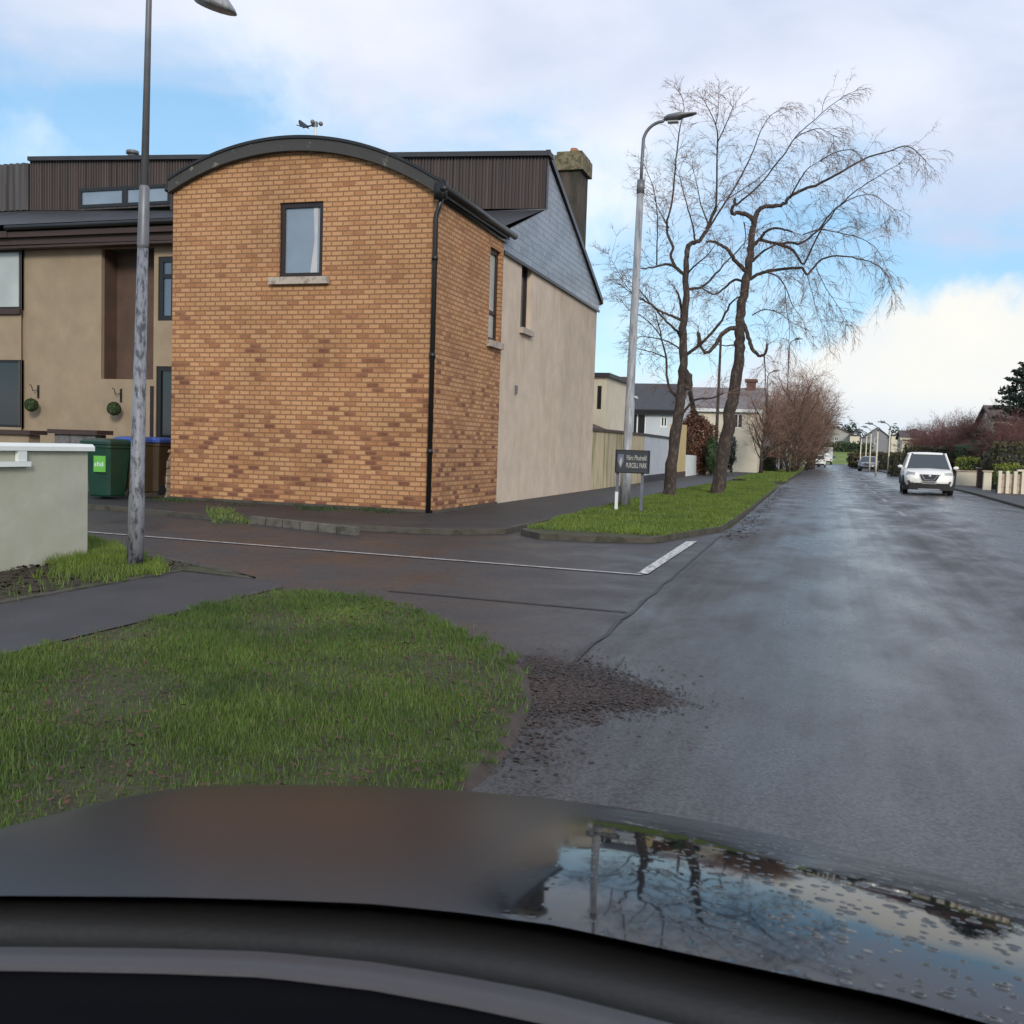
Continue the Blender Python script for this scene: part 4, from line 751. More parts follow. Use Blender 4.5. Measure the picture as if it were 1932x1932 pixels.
# ================================================================== trees
def cp(x,y): return (1127+x/2.857,129+y/2.857)      # crop pixel -> picture pixel
class Tree:
    def __init__(s,name,label,base,yplane,group=None,seed=1):
        s.b=base; s.y=yplane; s.T=thing(name,label,'tree',base,group); s.R=random.Random(seed); s.tr=MB(); s.li=MB(); s.tw=MB(); s.limbs=[]
    def limb(s,pts,r0_,r1_,depth=0.,px=True,target=None,k=8,jit=.06,twigs=1.):
        """pts in picture pixels on the tree's own plane, dy bending away by depth (m) towards the tip"""
        P=[]; n=len(pts)
        for i,(u,v) in enumerate(pts):
            t=i/(n-1); Y=s.y+depth*t; P.append(PY(u,v,Y))
        # subdivide smoothly
        Q=[]
        for i in range(n-1):
            p0=P[max(i-1,0)];p1=P[i];p2=P[i+1];p3=P[min(i+2,n-1)]
            for j in range(4):
                t=j/4; Q.append(.5*((2*p1)+(-p0+p2)*t+(2*p0-5*p1+4*p2-p3)*t*t+(-p0+3*p1-3*p2+p3)*t**3))
        Q.append(P[-1]); m_=len(Q)
        for i in range(1,m_-1):
            Q[i]=Q[i]+Vector([s.R.gauss(0,jit*.5) for _ in range(3)])*min(1,r0_*8)*.6
        rad=[(r0_+(r1_-r0_)*i/(m_-1))*(1+s.R.uniform(-.08,.08)) for i in range(m_)]
        (target or s.li).tube(Q,rad,k); s.limbs.append((Q,rad,twigs)); return Q
    def twig(s,p,d,ln,r,lev,droop,mb=None,rnd=.24):
        mb=mb or s.tw; n=4 if lev==0 else 3; pts=[p]; dd=d.normalized(); q=p.copy(); R_=s.R
        st=[]
        for i in range(n):
            dd=(dd+Vector((R_.gauss(0,rnd*.5),R_.gauss(0,rnd*.5),R_.gauss(0,rnd*.4)-droop*(i+1)/n))).normalized(); q=q+dd*(ln/n); pts.append(q.copy()); st.append(dd.copy())
        mb.tube(pts,[r*(1-.75*i/n) for i in range(n+1)],3,False)
        if lev>0:
            c_=R_.randint(3,5) if lev>1 else R_.randint(3,6)
            for _ in range(c_):
                i=R_.randint(0,n-1); a=st[i]; side=Vector((R_.gauss(0,1),R_.gauss(0,1),R_.gauss(0,.8))); side=(side-a*side.dot(a)).normalized()
                s.twig(pts[i+1],(a+side*R_.uniform(.4,1.0)),ln*R_.uniform(.4,.7),r*.68,lev-1,droop*1.1,mb,rnd)
    def dress(s,den=5.,ln=1.2,droop=.25,lev=2,upb=.35,minr=.06):
        for Q,rad,tw in s.limbs:
            if tw<=0: continue
            for i in range(1,len(Q)):
                if rad[i]>minr: continue
                seg=(Q[i]-Q[i-1]); L_=seg.length; kk=den*L_*tw; kk=int(kk)+(s.R.random()<kk%1)
                a=seg.normalized()
                for _ in range(kk):
                    side=Vector((s.R.gauss(0,1),s.R.gauss(0,1),s.R.gauss(0,1))); side=(side-a*side.dot(a)).normalized()
                    s.twig(Q[i-1].lerp(Q[i],s.R.random()),a*.6+side*.9+Vector((0,0,upb)),ln*s.R.uniform(.5,1.2),.0075,lev,droop)
            a=(Q[-1]-Q[-2]).normalized()
            for _ in range(4 if tw>0 else 0): s.twig(Q[-1],a+Vector((s.R.gauss(0,.5),s.R.gauss(0,.5),s.R.gauss(0,.3))),ln*.7,.008,lev,droop)
    def done(s,bm=None,tm=None):
        if s.tr.n: s.tr.build('trunk',bm or M['bark'],s.T,True)
        if s.li.n: s.li.build('branches',bm or M['bark'],s.T,True)
        if s.tw.n: s.tw.build('twigs',tm or M['twig'],s.T)
b_=G(1262,936,.08); A_=Tree('birch_tree','bare birch tree with many low side branches, nearer the street name sign',(b_.x,b_.y,.05),b_.y,'bare birches on the corner verge',3)
U=lambda pts:[cp(*p) for p in pts]
tr=[(1259,940),(1263,915),(1270,860),(1277,800),(1284,760)]+U([(460,1700),(462,1560),(466,1400),(478,1250),(478,1120),(482,1020)])
A_.limb(tr,.19,.075,0,k=12,target=A_.tr,twigs=0)
A_.limb(U([(482,1020),(490,955),(520,938),(555,925),(588,872),(620,800),(645,740)]),.075,.045,.3)
A_.limb(U([(640,750),(643,640),(645,500),(648,380),(640,310),(610,240),(580,180)]),.030,.010,.5)
A_.limb(U([(648,400),(690,310),(730,210)]),.018,.007,-.4)
A_.limb(U([(640,300),(650,235),(655,160)]),.014,.006,.2)
A_.limb(U([(525,925),(515,850),(490,760),(460,650),(440,560)]),.028,.008,-.5)
A_.limb(U([(600,840),(560,740),(540,640),(520,560)]),.022,.007,.6)
A_.limb(U([(480,1120),(440,1090),(400,1060),(340,1062),(300,1075),(220,1078)]),.06,.015,-.8)
A_.limb(U([(425,1080),(395,1010),(408,965),(378,890),(378,820),(402,720),(418,560),(432,420),(450,300),(468,230),(455,150)]),.045,.008,.4)
A_.limb(U([(320,1060),(322,940),(322,780),(300,640),(260,540)]),.022,.006,-.9)
A_.limb(U([(385,860),(330,760),(300,680)]),.02,.006,-1.2)
A_.limb(U([(470,1370),(430,1345),(370,1322),(325,1300),(285,1265),(240,1210),(205,1165)]),.045,.010,-.6)
A_.limb(U([(462,1470),(430,1420),(385,1375),(330,1320),(290,1275),(200,1225),(130,1170)]),.045,.010,.8)
A_.limb(U([(285,1270),(240,1240),(160,1180),(60,1000)]),.02,.005,.9)
A_.limb(U([(460,1540),(430,1500),(360,1465),(300,1452),(245,1445)]),.03,.010,-.5)
A_.limb(U([(450,1790),(400,1740),(378,1680),(370,1560),(345,1450),(318,1330)]),.05,.014,1.2)
A_.limb(U([(370,1560),(300,1530),(250,1520),(190,1500)]),.022,.006,1.3)
A_.limb(U([(345,1450),(300,1390),(230,1330),(170,1300),(130,1250)]),.02,.007,-1.3)
A_.limb(U([(450,1420),(455,1330),(445,1250),(425,1195)]),.05,.028,.3,twigs=.3)
A_.limb(U([(480,1545),(550,1490),(640,1400),(690,1320),(725,1260),(775,1225)]),.05,.018,-.6)
A_.limb(U([(545,1490),(540,1420)]),.035,.025,.1,twigs=0)
A_.limb(U([(485,1190),(540,1185),(590,1160),(640,1105),(700,1040),(760,980),(830,900)]),.045,.010,.7)
A_.limb(U([(485,1105),(530,1060),(600,1000),(640,940)]),.03,.008,-.8)
A_.limb([(1281,790),(1310,755),(1340,752),(1365,742)],.04,.02,-.5)
A_.limb([(1296,735),(1300,715),(1292,700)],.13,.09,-.05,twigs=0)
A_.dress(7.5,.62,.06,2,.22); A_.done()
b_=G(1355,932,.08); B_=Tree('birch_tree','leaning bare birch tree with twisted limbs and drooping twigs, nearer the road',(b_.x,b_.y,.05),b_.y,'bare birches on the corner verge',5)
tr=[(1352,937),(1358,905),(1366,850),(1374,800),(1380,762)]+U([(738,1748),(755,1600),(768,1480),(770,1380),(780,1260),(805,1130),(815,1050),(830,950),(842,850)])
B_.limb(tr,.22,.10,0,k=12,target=B_.tr,twigs=0)
LB=[([(842,850),(838,815),(800,785),(760,780),(725,782),(735,740),(745,700)],.085,.04,-.3,.2),
([(845,840),(862,775),(900,745),(960,742),(1010,728),(1040,690),(1110,655),(1200,618),(1310,560),(1430,492),(1560,450),(1680,420),(1770,500)],.08,.010,.8,1),
([(1040,700),(1080,620),(1130,545),(1200,500)],.03,.008,-.8,1),
([(745,740),(830,670),(900,600),(960,520),(1010,460),(1060,380),(1110,330),(1180,270),(1240,215),(1330,150)],.032,.008,.6,1),
([(1060,380),(1120,345),(1200,325),(1270,360)],.018,.006,-.5,1),
([(1200,500),(1290,450),(1380,440),(1420,480)],.018,.006,-.7,1),
([(590,880),(640,800),(700,705),(760,610),(810,510),(850,420),(880,340),(920,270),(985,220)],.035,.008,1.0,1),
([(700,705),(740,680),(860,600),(930,540)],.02,.006,.4,1),
([(850,950),(880,915),(910,880),(960,860),(1010,868),(1050,882)],.055,.025,-.7,.5),
([(870,920),(920,935),(990,945),(1040,938),(1090,945),(1150,905),(1200,860),(1250,790),(1320,725),(1400,655),(1500,590),(1620,520)],.05,.008,-1.2,1),
([(920,935),(1000,955),(1050,975),(1080,1015),(1112,1055),(1150,980),(1200,880),(1260,800),(1300,745),(1400,690),(1500,690),(1600,760)],.045,.007,-.9,1),
([(800,1150),(840,1125),(890,1100),(950,1088),(1030,1080),(1100,1076),(1130,1112),(1165,1075),(1210,1030),(1290,1010),(1400,1025),(1490,1050),(1550,1100),(1590,1190)],.06,.008,.6,1),
([(900,1098),(960,1115),(1010,1170),(1045,1260),(1060,1290)],.025,.010,-.8,1),
([(835,1040),(870,1005),(910,975),(960,950)],.045,.025,.5,.5),
([(1110,895),(1200,870),(1320,890),(1430,920),(1510,980),(1560,1080)],.02,.006,-.5,1),
([(805,1100),(770,1065),(735,1030),(715,990),(680,960),(630,935),(590,938)],.075,.035,-.9,.4),
([(790,1150),(740,1140),(690,1180),(635,1218),(580,1195),(560,1180)],.045,.015,.9,.8),
([(770,1400),(720,1402),(670,1440),(630,1500),(590,1535),(560,1505),(548,1425)],.08,.035,-.5,.3),
([(770,1490),(730,1492),(690,1495),(650,1490)],.03,.012,.4,.5),
([(790,1380),(815,1450),(835,1510),(870,1545),(905,1535),(915,1485)],.07,.035,-.4,.3),
([(900,1550),(905,1640),(905,1740),(915,1800)],.02,.008,.2,1),
([(835,1330),(900,1300),(980,1320),(1050,1370),(1115,1400)],.02,.006,.8,1),
([(1180,1080),(1230,1180),(1290,1270),(1340,1360)],.014,.005,.4,1.2),
([(1130,1110),(1160,1220),(1190,1330),(1240,1420)],.012,.005,-.7,1),
([(1010,1170),(1020,1300),(1035,1400),(1030,1520)],.014,.005,.3,1),
([(790,830),(800,900),(790,960)],.02,.01,-.3,.5)]
for pts,a,b2,dp_,tw in LB: B_.limb(U(pts),a,b2,dp_,twigs=tw)
B_.dress(7.5,.80,.34,2,.0); B_.done()
# procedural bare tree
def bare_tree(name,label,loc,h,spread,seed,tm,group=None,dens=1.,trunk=.16,up=.5,lev=3,clear=.25):
    s=Tree(name,label,loc,loc[1],group,seed); R_=s.R
    base=Vector(loc); top=base+Vector((R_.gauss(0,.3),R_.gauss(0,.3),h*.55)); mid=base.lerp(top,.5)+Vector((R_.gauss(0,.15),R_.gauss(0,.15),0))
    s.tr.tube([base,mid,top],[trunk,trunk*.7,trunk*.3],8)
    nb=int(16*dens)
    for i in range(nb):
        t=clear+(1-clear)*i/nb; p=base.lerp(mid,t*2) if t<.5 else mid.lerp(top,t*2-1); az=i*2.4+R_.random(); d=Vector((math.cos(az),math.sin(az),up+t*.9)).normalized(); ln=spread*(1.15-.3*t)*R_.uniform(.7,1.1)+h*.18*t
        pts=[p]; q=p.copy(); dd=d
        for j in range(4): dd=(dd+Vector((R_.gauss(0,.15),R_.gauss(0,.15),.12))).normalized(); q=q+dd*ln/4; pts.append(q.copy())
        s.li.tube(pts,[trunk*.35*(1-.8*j/4)+.006 for j in range(5)],5,False)
        for j in range(1,5):
            for _ in range(3):
                s.twig(pts[j],(dd+Vector((R_.gauss(0,.8),R_.gauss(0,.8),R_.gauss(0,.5)))),ln*.45,.012,lev-1,.0,rnd=.3)
    s.done(M['bark'],tm); s.T['_h']=max(v[2] for v in s.tw.v)*.94; return s.T
def at(u,Y): return PY(u,880,Y).x
TB=bare_tree('bare_tree','tall pale bare tree on far left verge, tallest of the row',(at(1497,78),78,0),7.2,1.7,21,M['twigpale'],'bare trees along the left verge',1.2,up=.9)
def fit(T,u,v,Y): return PY(u,v,Y).z/T['_h']
TB.scale=(fit(TB,1497,672,78),)*3
TC=bare_tree('bare_tree','dense brown bare tree beside the far left parked cars',(at(1520,95),95,0),6.8,1.7,22,M['twigbrown'],'bare trees along the left verge',2.0,clear=.05,up=.8)
TC.scale=(fit(TC,1520,722,95),)*3
for i,(u,v,Y,lab,src) in enumerate(((1502,728,86,'dense brown bare tree just right of the tall pale one',TC),(1534,722,110,'brown bare tree above the parked small white car',TC),(1545,752,134,'outermost brown bare tree on the left, overhanging the white van',TC),(1488,745,76,'low brown bare tree in front of the dense brown one',TC),(1458,700,84,'pale thin bare tree left of the far lamp post',TB),(1436,715,68,'small pale bare tree in front of the balcony house',TB),(1528,700,104,'slender pale bare tree rising out of the dense brown ones',TB),(1474,722,90,'pale bare tree directly behind the far lamp post',TB))):
    dup(src,(at(u,Y),Y,0),i*1.3,fit(src,u,v,Y),lab)
TD=bare_tree('bare_tree','red-brown bare garden tree behind the long dark hedge',(at(1842,75),75,0),4.6,1.9,31,M['twigred'],'bare garden trees on the right side',2.0,clear=.04,trunk=.12)
TD.scale=(fit(TD,1842,762,75),)*3
for i,(u,v,Y,lab) in enumerate(((1745,790,110,'far red-brown garden tree above the roof of the white crossover'),(1768,784,102,'red-brown garden tree second from the far end, right side'),(1793,778,94,'red-brown garden tree just right of the white crossover roof'),(1816,776,86,'red-brown garden tree left of the green hedge, right side'),(1868,765,70,'red-brown garden tree left of the conifer'),(1925,782,56,'large reddish garden tree at right edge beside cream house'),(1722,800,124,'farthest red-brown garden tree on the right side'),(1905,755,76,'brown garden tree rising behind the cream house'),(1757,792,90,'short red-brown garden tree behind the crossover roof, nearest of its cluster'),(1782,784,84,'red-brown garden tree above the windscreen corner of the crossover'),(1830,778,80,'dark red-brown garden tree over the middle of the green hedge'),(1853,772,73,'bushy red-brown garden tree over the right end of the green hedge'),(1889,768,61,'tall red-brown garden tree in front of the cream house roof'),(1912,770,60,'red-brown garden tree between cream house and conifer'),(1735,800,100,'small red-brown garden tree left of the crossover roof'))):
    dup(TD,(at(u,Y),Y,0),i*1.1,fit(TD,u,v,Y),lab)
# leafy masses
def leafmass(name,label,cat,parts,m,size,dens,seed,group=None,loc=None,stem=True):
    """parts: ellipsoids (cx,cy,cz,rx,ry,rz) or boxes ('b',x0,x1,y0,y1,z0,z1)"""
    rg=np.random.default_rng(seed); CS=[];NN=[]
    for p in parts:
        if p[0]=='b':
            _,x0,x1,y0,y1,z0,z1=p; ar=2*((x1-x0)*(z1-z0)+(y1-y0)*(z1-z0))+(x1-x0)*(y1-y0); n=int(ar*dens); q=rg.uniform(size=(n,3)); fc=rg.integers(0,5,n)
            wgt=np.array([(y1-y0)*(z1-z0)]*2+[(x1-x0)*(z1-z0)]*2+[(x1-x0)*(y1-y0)]); fc=rg.choice(5,n,p=wgt/wgt.sum()); nrm=np.zeros((n,3))
            q[fc==0,0]=0;q[fc==1,0]=1;q[fc==2,1]=0;q[fc==3,1]=1;q[fc==4,2]=1; nrm[fc==0,0]=-1;nrm[fc==1,0]=1;nrm[fc==2,1]=-1;nrm[fc==3,1]=1;nrm[fc==4,2]=1
            P_=np.array([x0,y0,z0])+q*np.array([x1-x0,y1-y0,z1-z0])+rg.normal(size=(n,3))*size*.9
        else:
            cx_,cy_,cz_,rx,ry,rz_=p; n=int(4*math.pi*((rx*ry+ry*rz_+rx*rz_)/3)*dens); nrm=rg.normal(size=(n,3)); nrm/=np.linalg.norm(nrm,axis=1)[:,None]
            lump=1+.16*np.sin(nrm[:,0]*7+seed)*np.sin(nrm[:,1]*6+1)+.12*np.sin(nrm[:,2]*9+nrm[:,0]*5)
            P_=np.array([cx_,cy_,cz_])+nrm*np.array([rx,ry,rz_])*(lump*rg.uniform(.72,1.03,n))[:,None]
        CS.append(P_);NN.append(nrm)
    CS=np.concatenate(CS);NN=np.concatenate(NN); k=CS[:,2]>0.02; CS=CS[k];NN=NN[k]
    c_=CS.mean(0); T=thing(name,label,cat,(float(c_[0]),float(c_[1]),0),group); v,f=scatter_faces(CS,size,NN*.9,1,seed); npobj('foliage',v,f,m,T)
    g=MB()
    for p in parts:
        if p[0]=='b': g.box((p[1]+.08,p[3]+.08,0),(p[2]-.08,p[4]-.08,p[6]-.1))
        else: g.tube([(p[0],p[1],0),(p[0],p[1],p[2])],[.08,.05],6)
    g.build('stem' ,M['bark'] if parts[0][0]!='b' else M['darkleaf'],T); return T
def ell(u0,u1,v0,v1,Y,dy=None):
    a=PY((u0+u1)/2,v0,Y); b2=PY((u0+u1)/2,v1,Y); x0=PY(u0,v1,Y).x; x1=PY(u1,v1,Y).x; z1=a.z; z0=max(b2.z,0); rx=(x1-x0)/2; return ((x0+x1)/2,Y,(z0+z1)/2,rx,dy or rx,(z1-z0)/2)
leafmass('dark_shrub','dark rounded evergreen shrub right of the leaning birch trunk','shrub',[ell(1350,1388,815,893,63)],M['darkleaf'],.07,500,51)
leafmass('beech_tree','brown trimmed dome-shaped beech behind the yellow garden wall','tree',[ell(1268,1346,782,905,59,1.0)],M['hedgeb'],.07,800,52)
leafmass('green_shrub','green shrub at the right side of the brown beech dome','shrub',[ell(1330,1354,825,895,58,.7)],M['hedge'],.06,600,53)
leafmass('garden_hedge','low dark green hedge below the balcony house','hedge',[('b',at(1425,78),at(1465,78),78,79,0,1.9)],M['hedge'],.08,90,54)
# conifer (tiered spray)
def conifer(u,Y,vtop,label,seed,w=2.6):
    x=at(u,Y); z1=PY(u,vtop,Y).z; rg=np.random.default_rng(seed); T=thing('conifer_tree',label,'tree',(x,Y,0)); cs=[]
    for i in range(170):
        t=rg.uniform(0.1,1)**.8; z=z1*t; r=w*(1-t)**.7+.25; az=rg.uniform(0,6.28); ln=r*rg.uniform(.7,1.15); n=int(60*ln/w)+14; s_=rg.uniform(0,1,n)**.7
        P_=np.stack([x+math.cos(az)*ln*s_,Y+math.sin(az)*ln*s_,z+.35*s_*ln-.15*ln*s_**2*1.0],1)+rg.normal(size=(n,3))*.10*(1.2-s_)[:,None]; cs.append(P_)
    cs=np.concatenate(cs); v,f=scatter_faces(cs,.11,None,1.3,seed); npobj('foliage',v,f,M['conifer'],T); g=MB(); g.tube([(x,Y,0),(x,Y,z1*.95)],[.25,.04],8); g.build('trunk',M['bark'],T)
conifer(1932,64,683,'dark green conifer rising at the right edge',61,3.4)
# right-hand gardens
leafmass('golden_hedge','bright yellow-green clipped hedge above cream garden wall','hedge',[('b',at(1808,58),at(1853,58),58,58.8,.9,PY(1830,866,58).z)],M['hedgey'],.06,260,71)
leafmass('green_hedge','tall green hedge behind the bright yellow-green one','hedge',[ell(1795,1890,833,885,66,1.6)],M['hedge'],.09,330,72)
leafmass('olive_shrub','large olive brown shrub above the dark green bin','shrub',[ell(1848,1895,846,905,54,1.2)],M['hedgeo'],.07,500,73)
leafmass('brown_hedge','wide brown hedge at right edge below cream house','hedge',[('b',at(1878,52),at(2010,52),52,53.2,0,PY(1930,838,52).z)],M['hedgeo'],.08,150,74)
leafmass('low_green_hedge','low bright green planting above the slatted wall at right edge','hedge',[('b',at(1882,47),at(2010,47),47,47.7,.5,PY(1930,880,47).z)],M['hedgey'],.06,200,75)
leafmass('roadside_hedge','dark green hedge at road bend behind the grey parked car','hedge',[ell(1597,1640,852,890,128,1.5)],M['hedgeo'],.14,180,76)
leafmass('boundary_hedge','brown and green garden hedge just left of the white car','hedge',[('b',at(1680,86),at(1712,86),84,86,0,PY(1690,858,86).z)],M['hedgeo'],.10,80,77)
leafmass('long_hedge','long dark hedge behind the white car roof, right side','hedge',[('b',at(1706,78),at(1800,78),77,78.5,0,PY(1750,845,78).z)],M['hedgeo'],.10,80,78)
leafmass('bend_hedge','olive garden hedge between the cream lamp posts and the white crossover','hedge',[('b',at(1642,118),at(1712,118),118,120,0,PY(1670,856,118).z)],M['hedgeo'],.12,70,80)
leafmass('far_hedge','long dark green hedge across the far end of the road','hedge',[('b',PY(1530,845,209).x,PY(1642,845,209).x,209,211,0,PY(1590,839,209).z)],M['hedge'],.3,25,79)
for i,(u0_,u1_,v0,Y,lab) in enumerate(((1555,1600,797,300,'leftmost dark tree on the skyline above the bungalows'),(1585,1622,794,310,'rounded dark tree on the skyline, second from left'),(1640,1665,805,320,'small dark tree above the middle bungalow roof'),(1672,1700,802,310,'dark tree on skyline right of the middle bungalow'),(1695,1740,806,300,'dark tree on skyline nearest the red-brown garden trees'),(1560,1640,806,330,'wide low dark tree line behind the left bungalow'))):
    leafmass('skyline_tree',lab,'tree',[ell(u0_,u1_,v0,850,Y,4)],M['conifer'],.55,1.6,90+i,'dark trees on the skyline')
# ================================================================== other buildings
def simple_house(label,name,u0_,u1_,Y,vt,vb_,dep,wm,rm,vr,wins,org_group=None,fasc=M['white'],chim=None,ridge='x',gable=False,z0=0,cat='house'):
    x0=PY(u0_,vb_,Y).x; x1=PY(u1_,vb_,Y).x; zt_=PY((u0_+u1_)/2,vt,Y).z; zr_=PY((u0_+u1_)/2,vr,Y+dep/2).z
    T=thing(name,label,cat,((x0+x1)/2,Y,0),org_group); hs_=[]
    for (a,b2,c_,d_) in wins: hs_.append((PY(a,c_,Y).x-x0,PY(b2,c_,Y).x-x0,PY(a,d_,Y).z,PY(a,c_,Y).z))
    g=MB(); wall(g,(x0,Y),(1,0),x1-x0,z0-.1,(lambda s:zt_) if not gable else (lambda s:zt_+(zr_-zt_)*(1-abs(s/(x1-x0)*2-1))),hs_,(0,-1),.12,extra=[(x1-x0)/2])
    g.add([(x1,Y,z0-.1),(x1,Y+dep,z0-.1),(x1,Y+dep,zt_),(x1,Y,zt_)],[(0,1,2,3)]); g.add([(x0,Y,z0-.1),(x0,Y+dep,z0-.1),(x0,Y+dep,zt_),(x0,Y,zt_)],[(3,2,1,0)])
    if not gable: g.add([(x1,Y,zt_),(x1,Y+dep,zt_),(x1,Y+dep/2,zr_)],[(0,1,2)]); g.add([(x0,Y,zt_),(x0,Y+dep,zt_),(x0,Y+dep/2,zr_)],[(2,1,0)])
    g.build('wall',wm,T); o=.25
    g=MB()
    if gable:
        xm=(x0+x1)/2; k=(zr_-zt_)/((x1-x0)/2)
        g.extr([(x0-o,Y-o,zt_-o*k),(xm,Y-o,zr_),(xm,Y-o,zr_+.2),(x0-o,Y-o,zt_-o*k+.2)],(0,dep+2*o,0)); g.extr([(x1+o,Y-o,zt_-o*k),(xm,Y-o,zr_),(xm,Y-o,zr_+.2),(x1+o,Y-o,zt_-o*k+.2)],(0,dep+2*o,0))
    else:
        g.extr([(x0-o,Y-o,zt_),(x0-o,Y+dep/2,zr_),(x0-o,Y+dep/2,zr_+.15),(x0-o,Y-o,zt_+.15)],(x1-x0+2*o,0,0)); g.extr([(x0-o,Y+dep+o,zt_),(x0-o,Y+dep/2,zr_),(x0-o,Y+dep/2,zr_+.15),(x0-o,Y+dep+o,zt_+.15)],(x1-x0+2*o,0,0))
    ro=g.build('roof',rm,T)
    if fasc and not gable: g=MB(); g.box((x0-o,Y-o-.05,zt_-.12),(x1+o,Y-o-.003,zt_+.1)); g.build('fascia_board',fasc,T)
    for h in hs_: window(T,(x0,Y),(1,0),(0,-1),h,.08,M['white'],M['panedark'],.09,bars=((h[0]+h[1])/2,))
    if chim:
        a=PY(chim[0],chim[2],Y+dep/2); b2=PY(chim[1],chim[2],Y+dep/2); g=MB(); g.box((a.x,Y+dep/2-.5,zr_-1.2),(b2.x,Y+dep/2+.5,a.z-.2)); g.box((a.x-.12,Y+dep/2-.62,a.z-.197),(b2.x+.12,Y+dep/2+.62,a.z)); g.build('chimney',M['redbrick'],ro)
    return T
simple_house('white modern house with large black roof behind street lamp','detached_house',1146,1272,58,777,900,7,M['palegrey'],M['roofdark'],728,[(1186,1220,778,829),(1246,1260,785,806)],fasc=M['black'],chim=(1168,1182,712))
g=None
simple_house('cream two-storey house with grey roof and tall dark chimney','detached_house',1292,1427,72,774,905,7,M['pale'],mat('grey_tiles',(.17,.15,.15),.6,.3,1.5),735,[(1304,1322,781,801),(1383,1403,780,808)],chim=(1410,1426,716))
simple_house('white house with black balcony level beyond cream house','detached_house',1430,1482,92,790,892,8,M['palegrey'],M['roofdark'],772,[(1428+4,1441,797,825),(1445,1466,797,828)],fasc=M['black'])
T=simple_house('low bungalow with grey gable at far left end of the road','bungalow',1535,1618,225,825,858,14,mat('grey_bungalow_render',(.36,.36,.32),.8,.1,1),M['tile'],808,[(1575,1582,824,832)],'bungalows across the far end',gable=True,z0=.1)
simple_house('middle bungalow with dark grey gable at the far end','bungalow',1624,1682,222,828,862,14,mat('slate_bungalow_render',(.24,.24,.25),.8,.1,1),M['tile'],809,[(1650,1656,826,838)],'bungalows across the far end',gable=True,z0=.1)
simple_house('rightmost far bungalow with green-grey gable','bungalow',1690,1760,225,830,862,14,mat('green_bungalow_render',(.27,.28,.24),.8,.1,1),M['tile'],812,[(1720,1728,832,842)],'bungalows across the far end',gable=True,z0=.1)
for u0_,u1_,lab in ((1604,1621,'side wall painted a sunlit cream between the left and middle bungalows'),(1682,1695,'side wall painted a sunlit cream right of the middle bungalow')):
    Y=221; a=PY(u0_,822,Y); b2=PY(u1_,842,Y); T=thing('lit_side_wall',lab,'side wall',(a.x,Y,0)); g=MB(); wall(g,(a.x,Y),(1,0),b2.x-a.x,0,lambda s:a.z,[(1.0,1.0+(b2.x-a.x)*.3,1.2+.8,2.9+.3)],(0,-1),.15); g.box((a.x,Y+.2,0),(b2.x,Y+4,a.z)); g.build('wall',M['pale'],T); g=MB(); g.box((a.x-.2,Y-.2,a.z+.003),(b2.x+.2,Y+4.2,a.z+.25)); g.build('roof',M['tile'],T)  # separate cream walls stand in for sunlight on the bungalows' right faces
simple_house('cream house with bay window under brown tree at right','detached_house',1872,1990,68,800,900,8,M['pale'],M['tile'],770,[(1884,1896,806,836),(1900,1908,806,836)],fasc=M['pale'])
simple_house('pale cottage half hidden by red-brown trees, right side','detached_house',1700,1745,120,828,870,8,M['pale'],M['tile'],815,[(1712,1718,838,850),(1728,1735,838,850)],fasc=M['pale'])
simple_house('grey-roofed house behind the green hedge, right side','detached_house',1790,1860,88,828,880,8,M['pale'],mat('grey_roof_tiles',(.12,.12,.13),.6,.2,2),812,[(1800,1808,833,845),(1838,1848,833,845)],fasc=M['pale'])
# small rear annex next to the gable
Y=36.5; T=thing('rear_annex','narrow cream upper storey with flat dark roof just beyond the gable','annex',(-9,Y,0))
a=PY(1105,706,Y); b2=PY(1142,800,Y); h=(PY(1127,740,Y).x-a.x,PY(1135,740,Y).x-a.x,PY(1130,772,Y).z,PY(1130,728,Y).z)
g=MB(); wall(g,(a.x,Y),(1,0),b2.x-a.x,-.1,lambda s:a.z-.1,[h],(0,-1),.1); g.add([(b2.x,Y,-.1),(b2.x,Y+4,-.1),(b2.x,Y+4,a.z-.1),(b2.x,Y,a.z-.1)],[(0,1,2,3)]); g.build('wall',M['pale'],T)
window(T,(a.x,Y),(1,0),(0,-1),h,.06,M['darkbrown'],M['panedark'],.06); g=MB(); g.box((a.x-.1,Y-.15,a.z-.097),(b2.x+.12,Y+4,a.z+.05)); g.build('roof',M['roofdark'],T)
Y=44; T=thing('glazed_sunroom','pale blue-grey glazed sunroom above the tiled outhouse roof','sunroom',(-10,Y,0)); a=PY(1142,745,Y); b2=PY(1172,800,Y)
g=MB(); g.box((a.x,Y,0),(b2.x,Y+3,a.z)); g.build('wall',M['palegrey'],T)
for k in range(3):
    xx=a.x+(b2.x-a.x)*(.08+k*.31); g=MB(); g.box((xx,Y-.03,1.9),(xx+(b2.x-a.x)*.24,Y-.003,a.z-.35)); g.build('window',M['panepale'],T)
g=MB(); g.extr([(a.x-.1,Y-.2,a.z+.003),(b2.x+.15,Y-.2,a.z+.003),(b2.x+.1,Y-.2,a.z+.12),(a.x-.1,Y-.2,a.z+.4)],(0,3.3,0)); g.build('roof',M['palegrey'],T)
